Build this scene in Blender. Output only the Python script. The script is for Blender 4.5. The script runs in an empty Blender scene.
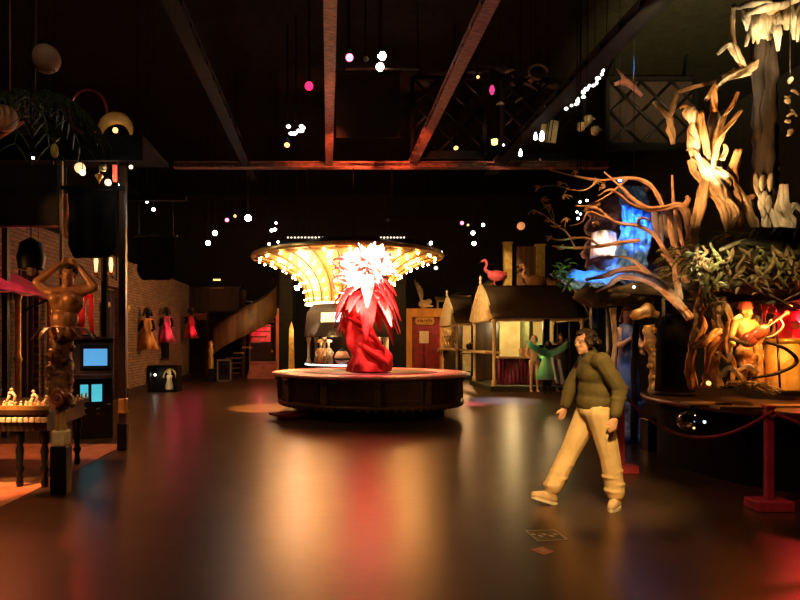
import bpy, bmesh, math, random
from mathutils import Vector, Matrix, noise
RND = random.Random(11)
PI = math.pi
S = bpy.context.scene
COL = S.collection

# ------------------------------------------------------------------ camera, world, exposure
FPX, VX, VY, EYE = 620.0, 328.0, 340.0, 1.6
cd = bpy.data.cameras.new('camera'); cam = bpy.data.objects.new('camera', cd); COL.objects.link(cam)
cam.location = (0, 0, EYE); cam.rotation_euler = (PI / 2, 0, 0)
cd.sensor_width = 36; cd.lens = 36 * FPX / 800; cd.shift_x = (400 - VX) / 800; cd.shift_y = (VY - 300) / 800
cd.clip_start = .05; cd.clip_end = 200
S.camera = cam
W = bpy.data.worlds.new('night'); S.world = W; W.use_nodes = True
W.node_tree.nodes['Background'].inputs[0].default_value = (.9, .6, .35, 1)
W.node_tree.nodes['Background'].inputs[1].default_value = .0015
S.view_settings.view_transform = 'Standard'; S.view_settings.look = 'None'
S.view_settings.exposure = 0.0; S.view_settings.gamma = 1; S.view_settings.use_curve_mapping = False
S.cycles.use_denoising = True
S.cycles.max_bounces = 6; S.cycles.sample_clamp_indirect = 6

def P(px, py, Y):
    """world point seen at picture point (px, py) at depth Y"""
    return Vector(((px - VX) / FPX * Y, Y, EYE - (py - VY) / FPX * Y))

# ------------------------------------------------------------------ lights, mostly without modelled fixtures
def spot(loc, tgt, power, col, size=40, blend=.4, r=.06):
    d = bpy.data.lights.new('spot_light', 'SPOT'); d.energy = power; d.color = col
    d.spot_size = math.radians(size); d.spot_blend = blend; d.shadow_soft_size = r
    o = bpy.data.objects.new('spot_light', d); COL.objects.link(o); o.location = loc
    o.rotation_euler = (Vector(tgt) - Vector(loc)).to_track_quat('-Z', 'Y').to_euler(); return o
def point(loc, power, col, r=.06):
    d = bpy.data.lights.new('point_light', 'POINT'); d.energy = power; d.color = col; d.shadow_soft_size = r
    o = bpy.data.objects.new('point_light', d); COL.objects.link(o); o.location = loc; return o

WARM = (1, .62, .26); AMBER = (1, .42, .1); RED = (1, .06, .07); CREAM = (1, .8, .5); WHITE = (1, .93, .85); BLUE = (.12, .3, 1); GREEN = (.1, 1, .35)
# plume sculpture: white key from the grid, red wash, uplights added at stage rim
spot((2.2, 9.5, 5.9), (.88, 13.6, 3.25), 60000, (1, .72, .56), 14, .9)
spot((-2.0, 9.8, 5.9), (.8, 13.5, 2.3), 1500, (1, .16, .1), 20, .5)
spot((2.1, 10.5, 5.9), (1.0, 13.6, .9), 2600, (1, .2, .17), 34, .5)
spot((.1, 12, 5.9), (.9, 13.6, .9), 2200, (1, .34, .3), 42, .5)
spot((-.5, 11.75, 1.0), (.9, 13.6, 3.05), 11000, (1, .4, .26), 26, .8)  # added uplight without a fixture, brightens the plume undersides
spot((1.7, 11.9, 1.0), (.9, 13.6, 2.7), 6500, (1, .2, .12), 26, .8)  # second added uplight, reddens the plumes and their floor reflection
# red glow on the roof beams
spot((.42, 12.2, 5.55), (.03, 14.2, 5.98), 1000, (1, .17, .05), 30, .9)
spot((.5, 9.2, 5.5), (.03, 11.4, 5.98), 260, (1, .2, .08), 30, .9)
spot((1.8, 12.0, 5.55), (2.13, 14.0, 5.98), 560, (1, .16, .06), 30, .9)
spot((.75, 15.2, 5.5), (.7, 15.75, 5.98), 170, (1, .2, .09), 90, .9)
spot((1.75, 15.2, 5.5), (1.75, 15.75, 5.98), 110, (1, .18, .08), 80, .9)
# warm pools on the floor
spot((-2.0, 9, 5.9), (-1.8, 11, 0), 150, WARM, 60, 1)
spot((2.1, 6.5, 5.9), (1.4, 9.5, 0), 150, WARM, 60, 1)
spot((-2.0, 12.5, 5.9), (-1.35, 14.6, 0), 16000, AMBER, 20, .5)
spot((4.3, 12.5, 5.9), (4.7, 16.3, 0), 50000, (.25, .36, 1), 17, .8)  # added blue spot in place of a blue reflection on the floor
spot((4.3, 12, 5.9), (3.4, 15.6, 0), 24000, (1, .25, .5), 12, .8)
# walker
spot((1.0, 1.5, 5.4), (2.45, 6, .5), 3000, (1, .6, .2), 19, .7)
# left: table, statue, jukebox, brick wall
spot((-4.3, 7.6, 3.3), (-4.2, 7.3, 0), 300, (1, .38, .14), 120, .6)
spot((-3.6, 4.4, 3.2), (-4.0, 6.8, .85), 420, (1, .6, .2), 30, .5)
spot((-4.3, 4.9, 4.6), (-3.9, 7.0, 0), 3600, (1, .36, .14), 25, .5)
spot((-4.4, 5.2, 2.2), (-2.75, 6.5, 2.1), 90, (1, .42, .12), 40, .6)
spot((-1.9, 4.6, 3.6), (-2.75, 6.5, 1.6), 34, (1, .5, .28), 30, .6)
point((-4.1, 10.0, 2.6), 10, (1, .08, .05), .05)
point((-4.9, 18.2, 3.2), 5, (1, .4, .15), .05)
point((-5.0, 20.2, 1.9), 8, (1, .05, .16), .05)
point((-5.0, 23.3, 1.9), 7, (1, .05, .14), .05)
point((-4.9, 15.6, 2.8), 6, (1, .3, .1), .05)
point((-4.7, 12.3, 2.9), 5, (1, .35, .15), .05)
point((-4.9, 9.9, 3.0), 6, (1, .12, .22), .05)
# back: stair, doors
spot((-1.6, 21, 4.5), (-2.9, 27, 2.2), 260, (1, .45, .15), 42, .8)
spot((2.5, 22, 4.6), (4.3, 28, 1.7), 700, (1, .45, .15), 36, .8)
# stalls
point((6.2, 20.8, 2.1), 62, (1, .78, .35), .08)
point((7.4, 20.6, 2.1), 44, (1, .72, .3), .08)
point((5.9, 26.4, 2.1), 60, (1, .6, .25), .08)
spot((2.4, 17.5, 5.0), (5.2, 20.8, 2.8), 1100, (1, .68, .3), 30, .7)
spot((2.6, 23.5, 5.0), (5.2, 26.6, 2.8), 900, (1, .68, .3), 30, .7)
spot((5.0, 16, 3.6), (6.7, 19.1, 1.2), 1600, GREEN, 7, .5)
spot((4.3, 15.5, 5.9), (6.3, 22.9, 4.0), 2200, (1, .55, .25), 16, .6)
# right: driftwood, waterfall, musicians
spot((2.6, 6.0, 2.6), (5.0, 7.8, 4.0), 900, (1, .52, .18), 34, .7)
spot((3.0, 4.4, 4.3), P(748, 272, 6.8), 480, (1, .78, .36), 20, .8)  # added soft spot to brighten the ledge moss and vines
spot((3.3, 6.2, 1.3), P(648, 280, 8.3), 330, (1, .55, .26), 26, .8)  # added from below to warm the dull branches
spot((-2.2, 4.6, 2.6), (-2.79, 6.45, .6), 70, (1, .55, .22), 22, .7)  # added to brighten the ivory block of the herm post on the left
spot((4.2, 5.4, 5.7), P(778, 222, 7.7), 600, (1, .7, .34), 11, .8)  # added to brighten the pale stump and bark
spot((4.55, 7.0, 3.0), (4.85, 7.7, 4.3), 620, (1, .86, .55), 40, .7, .03)
spot((5.3, 6.6, 4.3), (5.75, 7.8, 5.75), 300, (1, .7, .34), 50, .7)
spot((3.2, 7.2, 5.5), (4.6, 9.4, 2.9), 700, (1, .5, .2), 40, .8)
spot((4.7, 9.0, 5.8), P(632, 232, 10.7), 1900, (.1, .3, 1), 15, .7)
spot((4.4, 8.9, 5.8), P(596, 276, 10.4), 1900, (.08, .4, 1), 15, .6)
spot((4.2, 8.9, 4.9), P(605, 246, 10.7), 1100, (1, .86, .72), 10, .5)
spot((3.4, 5.4, 3.1), P(706, 274, 7.4), 600, (1, .9, .55), 16, .6)  # added to brighten the lichen clump
spot((5.1, 6.75, 2.02), (4.95, 7.4, 1.1), 70, (1, .36, .08), 90, .7, .04)
spot((5.5, 6.9, 1.98), (5.7, 7.6, 1.1), 60, (1, .42, .08), 90, .7, .04)
point((6.1, 7.9, 1.9), 24, (1, .05, .06), .05)
point((4.75, 8.6, 1.2), 12, (1, .5, .15), .04)
spot((3.4, 7.0, 3.4), (4.7, 9.6, 1.1), 60, (.3, .5, 1), 26, .7)
spot((5.4, 8.4, 5.0), (8.3, 14.3, 8.6), 3600, (1, .8, .36), 46, .9)
spot((1.2, 3.5, 5.4), (4.3, 6.0, .3), 330, (1, .2, .22), 15, .8)
spot((2.0, 1.0, 5.4), (2.4, 4.9, 0), 330, (1, .62, .2), 40, 1)  # added front spot to brighten the floor stickers

# ------------------------------------------------------------------ materials
MATS = {}
def mat(name, col, col2=None, rough=.6, metal=0, scale=6, bump=.0, bscale=None, spec=.5, stretch=(1, 1, 1), detail=6):
    if name in MATS: return MATS[name]
    m = bpy.data.materials.new(name); m.use_nodes = True; nt = m.node_tree; b = nt.nodes['Principled BSDF']
    b.inputs['Roughness'].default_value = rough; b.inputs['Metallic'].default_value = metal
    b.inputs['Specular IOR Level'].default_value = spec
    tc = nt.nodes.new('ShaderNodeTexCoord'); mp = nt.nodes.new('ShaderNodeMapping'); mp.inputs['Scale'].default_value = stretch
    nt.links.new(tc.outputs['Object'], mp.inputs['Vector'])
    n = nt.nodes.new('ShaderNodeTexNoise'); n.inputs['Scale'].default_value = scale; n.inputs['Detail'].default_value = detail
    nt.links.new(mp.outputs[0], n.inputs['Vector'])
    r = nt.nodes.new('ShaderNodeValToRGB'); c2 = col2 or tuple(c * .6 for c in col)
    r.color_ramp.elements[0].position = .35; r.color_ramp.elements[1].position = .65
    r.color_ramp.elements[0].color = (*c2, 1); r.color_ramp.elements[1].color = (*col, 1)
    nt.links.new(n.outputs['Fac'], r.inputs[0]); nt.links.new(r.outputs[0], b.inputs['Base Color'])
    if bump:
        n2 = nt.nodes.new('ShaderNodeTexNoise'); n2.inputs['Scale'].default_value = bscale or scale * 3; n2.inputs['Detail'].default_value = 5
        nt.links.new(mp.outputs[0], n2.inputs['Vector'])
        bp = nt.nodes.new('ShaderNodeBump'); bp.inputs['Strength'].default_value = bump; bp.inputs['Distance'].default_value = .02
        nt.links.new(n2.outputs['Fac'], bp.inputs['Height']); nt.links.new(bp.outputs[0], b.inputs['Normal'])
    MATS[name] = m; return m
def glow(name, col, st):
    if name in MATS: return MATS[name]
    m = bpy.data.materials.new(name); m.use_nodes = True; b = m.node_tree.nodes['Principled BSDF']
    b.inputs['Base Color'].default_value = (*col, 1); b.inputs['Emission Color'].default_value = (*col, 1)
    b.inputs['Emission Strength'].default_value = st; b.inputs['Roughness'].default_value = .4
    MATS[name] = m; return m
def brickmat(name, c1, c2, mortar, scale=1.0, bw=.24, rh=.08, axis='YZ'):
    if name in MATS: return MATS[name]
    m = mat(name, c1, c2, rough=.85); nt = m.node_tree; b = nt.nodes['Principled BSDF']
    tc = nt.nodes.new('ShaderNodeTexCoord'); sp = nt.nodes.new('ShaderNodeSeparateXYZ'); cb = nt.nodes.new('ShaderNodeCombineXYZ')
    nt.links.new(tc.outputs['Object'], sp.inputs[0])
    nt.links.new(sp.outputs[axis[0]], cb.inputs[0]); nt.links.new(sp.outputs[axis[1]], cb.inputs[1])
    br = nt.nodes.new('ShaderNodeTexBrick'); nt.links.new(cb.outputs[0], br.inputs['Vector'])
    br.inputs['Scale'].default_value = scale; br.inputs['Brick Width'].default_value = bw; br.inputs['Row Height'].default_value = rh
    br.inputs['Mortar Size'].default_value = .008; br.inputs['Color1'].default_value = (*c1, 1); br.inputs['Color2'].default_value = (*c2, 1); br.inputs['Mortar'].default_value = (*mortar, 1)
    nt.links.new(br.outputs['Color'], b.inputs['Base Color'])
    bp = nt.nodes.new('ShaderNodeBump'); bp.inputs['Strength'].default_value = .6; bp.inputs['Distance'].default_value = .02
    nt.links.new(br.outputs['Fac'], bp.inputs['Height']); bp.invert = True; nt.links.new(bp.outputs[0], b.inputs['Normal'])
    return m

BLACK = mat('black_cloth', (.008, .008, .009), (.004, .004, .004), .9, spec=.1)
BLACKM = mat('black_metal', (.015, .014, .013), (.01, .009, .008), .45, .6)
DARKWOOD = mat('dark_wood', (.06, .03, .015), (.025, .012, .006), .35, scale=5, stretch=(1, 1, .15), bump=.1)
WOOD = mat('brown_wood', (.3, .16, .07), (.16, .08, .03), .5, scale=6, stretch=(1, 1, .12), bump=.2)
ORANGEWOOD = mat('orange_wood', (.72, .34, .05), (.55, .24, .03), .5, scale=5, stretch=(1, 1, .2), bump=.1)
BEAMM = mat('beam_wood', (.3, .14, .09), (.12, .05, .03), .6, scale=9, stretch=(1, 2, 1), bump=.3)
GOLD = mat('gold_paint', (.75, .48, .14), (.5, .28, .06), .38, .6, scale=9, bump=.2)
CREAMP = mat('cream_paint', (.8, .66, .4), (.62, .46, .24), .5, scale=5)
REDP = mat('red_paint', (.3, .02, .035), (.2, .012, .02), .45, scale=5)
CRIMSON = mat('crimson_cloth', (.55, .03, .05), (.3, .015, .02), .7, scale=8, bump=.3)
PINK = mat('pink_cloth', (.8, .12, .25), (.5, .05, .12), .7, scale=6, bump=.3)
STONE = mat('stone', (.4, .33, .25), (.22, .17, .12), .8, scale=6, bump=.5)
BRONZE = mat('bronze_skin', (.62, .3, .12), (.4, .17, .06), .4, .25, scale=7, bump=.15)
IVORY = mat('ivory', (.85, .75, .5), (.6, .48, .25), .5, scale=14)
SKIN = mat('skin', (.75, .42, .28), (.62, .32, .2), .55, scale=8)
WOODGREY = mat('driftwood', (.75, .56, .33), (.22, .12, .05), .65, scale=5, stretch=(1, 1, .35), bump=.6)
BARKW = mat('pale_bark', (.8, .72, .55), (.3, .22, .13), .7, scale=6, stretch=(1, 1, .5), bump=.6)
ROCK = mat('mossy_rock', (.2, .16, .07), (.05, .045, .02), .9, scale=4, bump=.9)
LEAFG = mat('dark_green_leaf', (.04, .1, .03), (.02, .05, .015), .6)
LICHEN = mat('pale_lichen', (.75, .7, .4), (.5, .45, .2), .8, scale=10, bump=.4)
BULB = glow('warm_bulb', (1, .54, .15), 110)
BULBW = glow('white_bulb', (1, .95, .85), 12)
STARW = glow('white_lamp', (1, 1, .95), 60)
BULBP = glow('pink_bulb', (1, .2, .35), 4)
BULBO = glow('orange_bulb', (1, .5, .15), 3)

# ------------------------------------------------------------------ mesh helpers
class MB:
    def __init__(s): s.v = []; s.f = []; s.sm = []
    def add(s, vs, fs, smooth=False):
        o = len(s.v); s.v += [Vector(x) for x in vs]
        for f in fs: s.f.append([i + o for i in f]); s.sm.append(smooth)
        return s
    def box(s, c, d, rz=0, rot=None, bev=0):
        m = rot or Matrix.Rotation(rz, 3, 'Z'); c = Vector(c); x, y, z = [q / 2 for q in d]
        b = min(bev, x, y, z) if bev else 0
        if not b:
            vs = [c + m @ Vector((i * x, j * y, k * z)) for i in (-1, 1) for j in (-1, 1) for k in (-1, 1)]
            return s.add(vs, [(0, 1, 3, 2), (4, 6, 7, 5), (0, 4, 5, 1), (2, 3, 7, 6), (0, 2, 6, 4), (1, 5, 7, 3)])
        bm = bmesh.new(); bmesh.ops.create_cube(bm, size=1)
        for v in bm.verts: v.co = Vector((v.co.x * 2 * x, v.co.y * 2 * y, v.co.z * 2 * z))
        bmesh.ops.bevel(bm, geom=bm.edges[:], offset=b, segments=2, affect='EDGES', profile=.5)
        bm.verts.index_update()
        s.add([c + m @ v.co for v in bm.verts], [[v.index for v in f.verts] for f in bm.faces]); bm.free(); return s
    def tube(s, pts, r, seg=8, caps=True, gn=0, gs=3, flat=1):
        pts = [Vector(p) for p in pts]; n = len(pts)
        rr = [r] * n if isinstance(r, (int, float)) else list(r)
        t0 = (pts[1] - pts[0]).normalized(); up = Vector((0, 0, 1)) if abs(t0.z) < .9 else Vector((0, 1, 0))
        nx = t0.cross(up).normalized(); vs = []
        for i, p in enumerate(pts):
            t = (pts[min(i + 1, n - 1)] - pts[max(i - 1, 0)]).normalized()
            nx = (nx - t * nx.dot(t)).normalized(); ny = t.cross(nx)
            for k in range(seg):
                a = 2 * PI * k / seg; d = nx * math.cos(a) + ny * math.sin(a) * flat
                q = p + d * rr[i]
                if gn: q = p + d * rr[i] * (1 + gn * noise.noise(q * gs))
                vs.append(q)
        fs = [(i * seg + k, i * seg + (k + 1) % seg, (i + 1) * seg + (k + 1) % seg, (i + 1) * seg + k) for i in range(n - 1) for k in range(seg)]
        if caps: fs += [tuple(range(seg))[::-1], tuple(range((n - 1) * seg, n * seg))]
        return s.add(vs, fs, True)
    def lathe(s, prof, c=(0, 0, 0), seg=24, a0=0, a1=2 * PI, smooth=True, mod=None):
        c = Vector(c); full = abs(a1 - a0 - 2 * PI) < 1e-6; n = seg if full else seg + 1; vs = []
        for r, z in prof:
            for k in range(n):
                a = a0 + (a1 - a0) * k / seg; q = r * (mod(a, z) if mod else 1)
                vs.append(c + Vector((q * math.cos(a), q * math.sin(a), z)))
        fs = []
        for i in range(len(prof) - 1):
            for k in range(seg):
                k2 = (k + 1) % n; fs.append((i * n + k, i * n + k2, (i + 1) * n + k2, (i + 1) * n + k))
        return s.add(vs, fs, smooth)
    def ball(s, c, r, seg=12, rings=8, rot=None):
        r = (r, r, r) if isinstance(r, (int, float)) else r; c = Vector(c); vs = [Vector((0, 0, r[2]))]
        for i in range(1, rings):
            th = PI * i / rings
            for k in range(seg): a = 2 * PI * k / seg; vs.append(Vector((r[0] * math.sin(th) * math.cos(a), r[1] * math.sin(th) * math.sin(a), r[2] * math.cos(th))))
        vs.append(Vector((0, 0, -r[2]))); e = len(vs) - 1
        if rot: vs = [rot @ v for v in vs]
        vs = [v + c for v in vs]
        fs = [(0, 1 + k, 1 + (k + 1) % seg) for k in range(seg)]
        for i in range(rings - 2):
            for k in range(seg): fs.append((1 + i * seg + k, 1 + (i + 1) * seg + k, 1 + (i + 1) * seg + (k + 1) % seg, 1 + i * seg + (k + 1) % seg))
        b = 1 + (rings - 2) * seg; fs += [(e, b + (k + 1) % seg, b + k) for k in range(seg)]
        return s.add(vs, fs, True)
    def prism(s, poly, a, b, axis='Y'):
        """polygon (u, v) pulled along an axis from a to b"""
        mk = {'Y': lambda u, v, w: (u, w, v), 'X': lambda u, v, w: (w, u, v), 'Z': lambda u, v, w: (u, v, w)}[axis]
        n = len(poly); vs = [mk(u, v, a) for u, v in poly] + [mk(u, v, b) for u, v in poly]
        return s.add(vs, [tuple(range(n)), tuple(range(2 * n - 1, n - 1, -1))] + [(i, i + n, (i + 1) % n + n, (i + 1) % n) for i in range(n)])
    def sheet(s, fn, nu, nv, th=.01):
        """thick parametric surface fn(u, v)"""
        g = [[Vector(fn(i / nu, j / nv)) for j in range(nv + 1)] for i in range(nu + 1)]; vs = []; 
        for sgn in (.5, -.5):
            for i in range(nu + 1):
                for j in range(nv + 1):
                    du = g[min(i + 1, nu)][j] - g[max(i - 1, 0)][j]; dv = g[i][min(j + 1, nv)] - g[i][max(j - 1, 0)]
                    nn = du.cross(dv); nn = nn.normalized() if nn.length > 1e-9 else Vector((0, 1, 0)); vs.append(g[i][j] + nn * th * sgn)
        m = nv + 1; N = (nu + 1) * m; fs = []
        for i in range(nu):
            for j in range(nv):
                a = i * m + j; q = (a, a + m, a + m + 1, a + 1); fs.append(q); fs.append(tuple(x + N for x in q[::-1]))
        for i in range(nu):
            a = i * m; fs.append((a, a + N, a + m + N, a + m)); a = i * m + nv; fs.append((a, a + m, a + m + N, a + N))
        for j in range(nv):
            fs.append((j, j + 1, j + 1 + N, j + N)); a = nu * m + j; fs.append((a, a + N, a + 1 + N, a + 1))
        return s.add(vs, fs, True)
    def leaf(s, b, d, L, w, droop=.3, th=.006, n=6, side=None):
        b = Vector(b); d = Vector(d).normalized(); sd = Vector(side) if side else d.cross(Vector((0, 0, 1)))
        if sd.length < 1e-3: sd = Vector((1, 0, 0))
        sd.normalize()
        def fn(u, v):
            ww = w * math.sin(PI * min(.97, .08 + .92 * u)) ** .7 * (v - .5)
            return b + d * L * u + Vector((0, 0, -droop * L * u * u)) + sd * ww + Vector((0, 0, abs(v - .5) * w * .25))
        return s.sheet(fn, n, 2, th)
    def xf(s, loc=(0, 0, 0), rz=0, sc=1, rot=None):
        m = (rot or Matrix.Rotation(rz, 3, 'Z')); l = Vector(loc); s.v = [l + m @ (v * sc) for v in s.v]; return s
    def merge(s, o): return s.add(o.v, o.f, False) if False else s._m(o)
    def _m(s, o):
        k = len(s.v); s.v += [v.copy() for v in o.v]; s.f += [[i + k for i in f] for f in o.f]; s.sm += o.sm; return s

def spline(pts, n=6):
    pts = [Vector(p) for p in pts]; out = []; q = [pts[0] * 2 - pts[1]] + pts + [pts[-1] * 2 - pts[-2]]
    for i in range(1, len(q) - 2):
        for k in range(n):
            t = k / n; a, b, c, d = q[i - 1], q[i], q[i + 1], q[i + 2]
            out.append(.5 * ((2 * b) + (c - a) * t + (2 * a - 5 * b + 4 * c - d) * t * t + (3 * b - a - 3 * c + d) * t ** 3))
    out.append(pts[-1]); return out
def sinew(mb, pts, radii, seg=8, n=6, gn=.5, gs=5, wob=.012, strands=4):
    p = spline(pts, n); r = lerpr(radii, len(p)); ph = RND.uniform(0, 6); tw = RND.uniform(1.5, 3) * RND.choice((-1, 1))
    mb.tube(p, [q * .72 for q in r], seg, gn=gn, gs=gs)
    for s_ in range(strands):
        out = []; a0 = ph + s_ * 2 * PI / strands
        for i, q in enumerate(p):
            t = (p[min(i + 1, len(p) - 1)] - p[max(i - 1, 0)]).normalized(); u = t.cross(Vector((.3, 1, .2))).normalized(); w = t.cross(u)
            a = a0 + tw * i / len(p); k = r[i] * (.62 + .3 * noise.noise(q * 7 + Vector((s_ * 5, 0, 0))))
            out.append(q + (u * math.cos(a) + w * math.sin(a)) * k)
        mb.tube(out, [max(.004, q * (.36 + .28 * noise.noise(o * 6))) for q, o in zip(r, out)], 7, gn=gn, gs=gs * 2)
    return mb
def lerpr(r, n):
    m = len(r) - 1; out = []
    for i in range(n):
        t = i / (n - 1) * m; k = min(int(t), m - 1); out.append(r[k] + (r[k + 1] - r[k]) * (t - k))
    return out
def gnarl(mb, pts, radii, seg=8, n=6, gn=.5, gs=4, wob=.0):
    p = spline(pts, n)
    if wob: p = [q + Vector((noise.noise(q * 3.1), noise.noise(q * 3.1 + Vector((9, 0, 0))), noise.noise(q * 3.1 + Vector((0, 7, 0))))) * wob for q in p]
    return mb.tube(p, lerpr(radii, len(p)), seg, gn=gn, gs=gs)

def mesh_of(name, mb, m):
    me = bpy.data.meshes.new(name); me.from_pydata([tuple(v) for v in mb.v], [], mb.f)
    bm = bmesh.new(); bm.from_mesh(me); bmesh.ops.recalc_face_normals(bm, faces=bm.faces[:]); bm.to_mesh(me); bm.free()
    me.polygons.foreach_set('use_smooth', mb.sm); me.materials.append(m); return me
def root_of(o):
    while o.parent: o = o.parent
    return o
def obj(name, mb, m, parent, world=False, kind=None, label=None):
    """one mesh object = one part; vertices in the thing's own frame (or in the world's)"""
    if world: L = root_of(parent).location; mb.v = [v - L for v in mb.v]
    o = bpy.data.objects.new(name, mesh_of(name, mb, m)); COL.objects.link(o); o.parent = parent
    if kind: o['kind'] = kind
    if label: o['label'] = label
    return o
def tag(o, label, cat, group=None, kind=None):
    o['label'] = label; o['category'] = cat
    if group: o['group'] = group
    if kind: o['kind'] = kind
    return o
def thing(name, label, cat, loc, group=None, rz=0):
    o = bpy.data.objects.new(name, None); COL.objects.link(o); o.empty_display_size = .1; o.location = loc; o.rotation_euler = (0, 0, rz)
    return tag(o, label, cat, group)
def solo(name, mb, m, label, cat, group=None, loc=None, kind=None):
    """a thing that is one mesh; vertices in world space, or local when loc is given"""
    if loc is None:
        xs = [v.x for v in mb.v]; ys = [v.y for v in mb.v]; loc = Vector(((min(xs) + max(xs)) / 2, (min(ys) + max(ys)) / 2, min(v.z for v in mb.v)))
        mb.v = [v - loc for v in mb.v]
    o = bpy.data.objects.new(name, mesh_of(name, mb, m)); COL.objects.link(o); o.location = loc
    return tag(o, label, cat, group, kind)
def struct(name, mb, m, parent=None):
    o = bpy.data.objects.new(name, mesh_of(name, mb, m)); COL.objects.link(o); o.parent = parent
    if not parent: o['kind'] = 'structure'
    return o
def dup(root, loc, rz=0, label=None):
    r = root.copy(); COL.objects.link(r); r.location = loc; r.rotation_euler = (0, 0, rz)
    if label: r['label'] = label
    for ch in list(root.children):
        c = ch.copy(); COL.objects.link(c); c.parent = r
        for g in list(ch.children):
            d = g.copy(); COL.objects.link(d); d.parent = c
    return r
def fuse(mb, voxel, smooth=4):
    """joins overlapping shapes into one continuous skin"""
    me = bpy.data.meshes.new('tmp'); me.from_pydata([tuple(v) for v in mb.v], [], mb.f)
    bm = bmesh.new(); bm.from_mesh(me); bmesh.ops.recalc_face_normals(bm, faces=bm.faces[:]); bm.to_mesh(me); bm.free()
    o = bpy.data.objects.new('tmp', me); COL.objects.link(o)
    r = o.modifiers.new('r', 'REMESH'); r.mode = 'VOXEL'; r.voxel_size = voxel
    if smooth: k = o.modifiers.new('s', 'SMOOTH'); k.factor = .5; k.iterations = smooth
    dg = bpy.context.evaluated_depsgraph_get(); dg.update(); ev = o.evaluated_get(dg); em = ev.to_mesh()
    out = MB(); out.v = [v.co.copy() for v in em.vertices]; out.f = [list(p.vertices) for p in em.polygons]; out.sm = [True] * len(out.f)
    ev.to_mesh_clear(); bpy.data.objects.remove(o); bpy.data.meshes.remove(me); return out
def limb(mb, a, b, ra, rb, seg=10):
    a, b = Vector(a), Vector(b); mb.tube([a, a.lerp(b, .33), a.lerp(b, .66), b], [ra, ra * .67 + rb * .33, ra * .33 + rb * .67, rb], seg)
    mb.ball(a, ra, seg, 6); mb.ball(b, rb, seg, 6)
def chain(mb, pts, rr, seg=10):
    for i in range(len(pts) - 1): limb(mb, pts[i], pts[i + 1], rr[i], rr[i + 1], seg)
#@@STRUCT
# ------------------------------------------------------------------ the room
fl = mat('polished_floor', (.065, .042, .025), (.03, .02, .012), .3, scale=1.3, spec=.95, detail=3)
nt = fl.node_tree; bs = nt.nodes['Principled BSDF']
tc = nt.nodes.new('ShaderNodeTexCoord'); mp = nt.nodes.new('ShaderNodeMapping'); mp.inputs['Scale'].default_value = (1.2, 2.2, 1)
n1 = nt.nodes.new('ShaderNodeTexNoise'); n1.inputs['Scale'].default_value = 5; n1.inputs['Detail'].default_value = 2
nt.links.new(tc.outputs['Object'], mp.inputs[0]); nt.links.new(mp.outputs[0], n1.inputs['Vector'])
mr = nt.nodes.new('ShaderNodeMapRange'); mr.inputs['To Min'].default_value = .285; mr.inputs['To Max'].default_value = .34
bs.inputs['IOR'].default_value = 1.68; bs.inputs['Specular Tint'].default_value = (1, .36, .1, 1)
nt.links.new(n1.outputs['Fac'], mr.inputs['Value']); nt.links.new(mr.outputs[0], bs.inputs['Roughness'])
n2 = nt.nodes.new('ShaderNodeTexNoise'); n2.inputs['Scale'].default_value = 4; n2.inputs['Detail'].default_value = 2; nt.links.new(mp.outputs[0], n2.inputs['Vector'])
bp = nt.nodes.new('ShaderNodeBump'); bp.inputs['Strength'].default_value = .035; bp.inputs['Distance'].default_value = .02
nt.links.new(n2.outputs['Fac'], bp.inputs['Height']); nt.links.new(bp.outputs[0], bs.inputs['Normal'])
struct('floor', MB().box((0, 14, -.05), (26, 34, .1)), fl)
CEIL = mat('ceiling_paint', (.022, .019, .011), (.014, .012, .007), .9, spec=.1)
DARKW = mat('dark_wall', (.02, .016, .012), (.01, .008, .006), .9)
struct('ceiling', MB().box((0, 14, 8.65), (26, 34, .1)), CEIL)
struct('wall_back', MB().box((0, 30.1, 4.3), (26, .2, 8.6)), DARKW)
struct('wall_right', MB().box((12.1, 14, 4.3), (.2, 34, 8.6)), DARKW)
struct('wall_rear', MB().box((0, -2.1, 4.3), (26, .2, 8.6)), DARKW)
struct('wall_outer', MB().box((-9.1, 14, 4.3), (.2, 34, 8.6)), DARKW)
BRK = brickmat('old_brick', (.22, .12, .065), (.13, .07, .038), (.05, .035, .025))
m = MB()
for y0, y1 in ((9.0, 11.2), (12.0, 15.6), (16.6, 25.0)): m.box((-5.75, (y0 + y1) / 2, 1.9), (.3, y1 - y0, 3.8))
m.box((-5.75, 17, 3.4), (.28, 16, .8))
struct('wall_left', m, BRK)
struct('wall_alcove', MB().box((-6.9, 17, 1.9), (.1, 16, 3.8)), DARKW)
struct('baseboard_left', MB().box((-5.57, 20.8, .12), (.06, 8.4, .24)), DARKWOOD)

# roof beams and the cross beam
DARKBEAM = mat('dark_beam', (.014, .011, .007), (.009, .007, .005), .8, spec=.2)  # outer beams get a darker colour than the middle ones
for i, (x, w, a, b) in enumerate(((-2.05, .22, 5, 17), (.03, .18, 5, 15.7), (2.13, .19, 5, 15.7), (4.3, .3, 5, 16.5))):
    m = MB(); m.box((x, (a + b) / 2, 6.0), (w, b - a, .03)); m.box((x, (a + b) / 2, 6.14), (w, b - a, .03)); m.box((x, (a + b) / 2, 6.07), (w * .2, b - a, .13))
    for k in range(int((b - a) / .6)): m.box((x, a + .3 + k * .6, 6.07), (w * .9, .03, .12))
    struct('ceiling_beam', m, BEAMM if 0 < i < 3 else DARKBEAM)
m = MB().box((1.6, 15.75, 5.98), (11, .22, .04)).box((1.6, 15.75, 6.1), (11, .22, .03)).box((1.6, 15.75, 6.04), (11, .05, .1))
for k in range(36): m.box((-3.8 + k * .31, 15.75, 6.04), (.025, .2, .1))
struct('cross_beam', m, BEAMM)
LATR = mat('lattice_board', (.028, .009, .005), (.014, .005, .003), .8)
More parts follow.
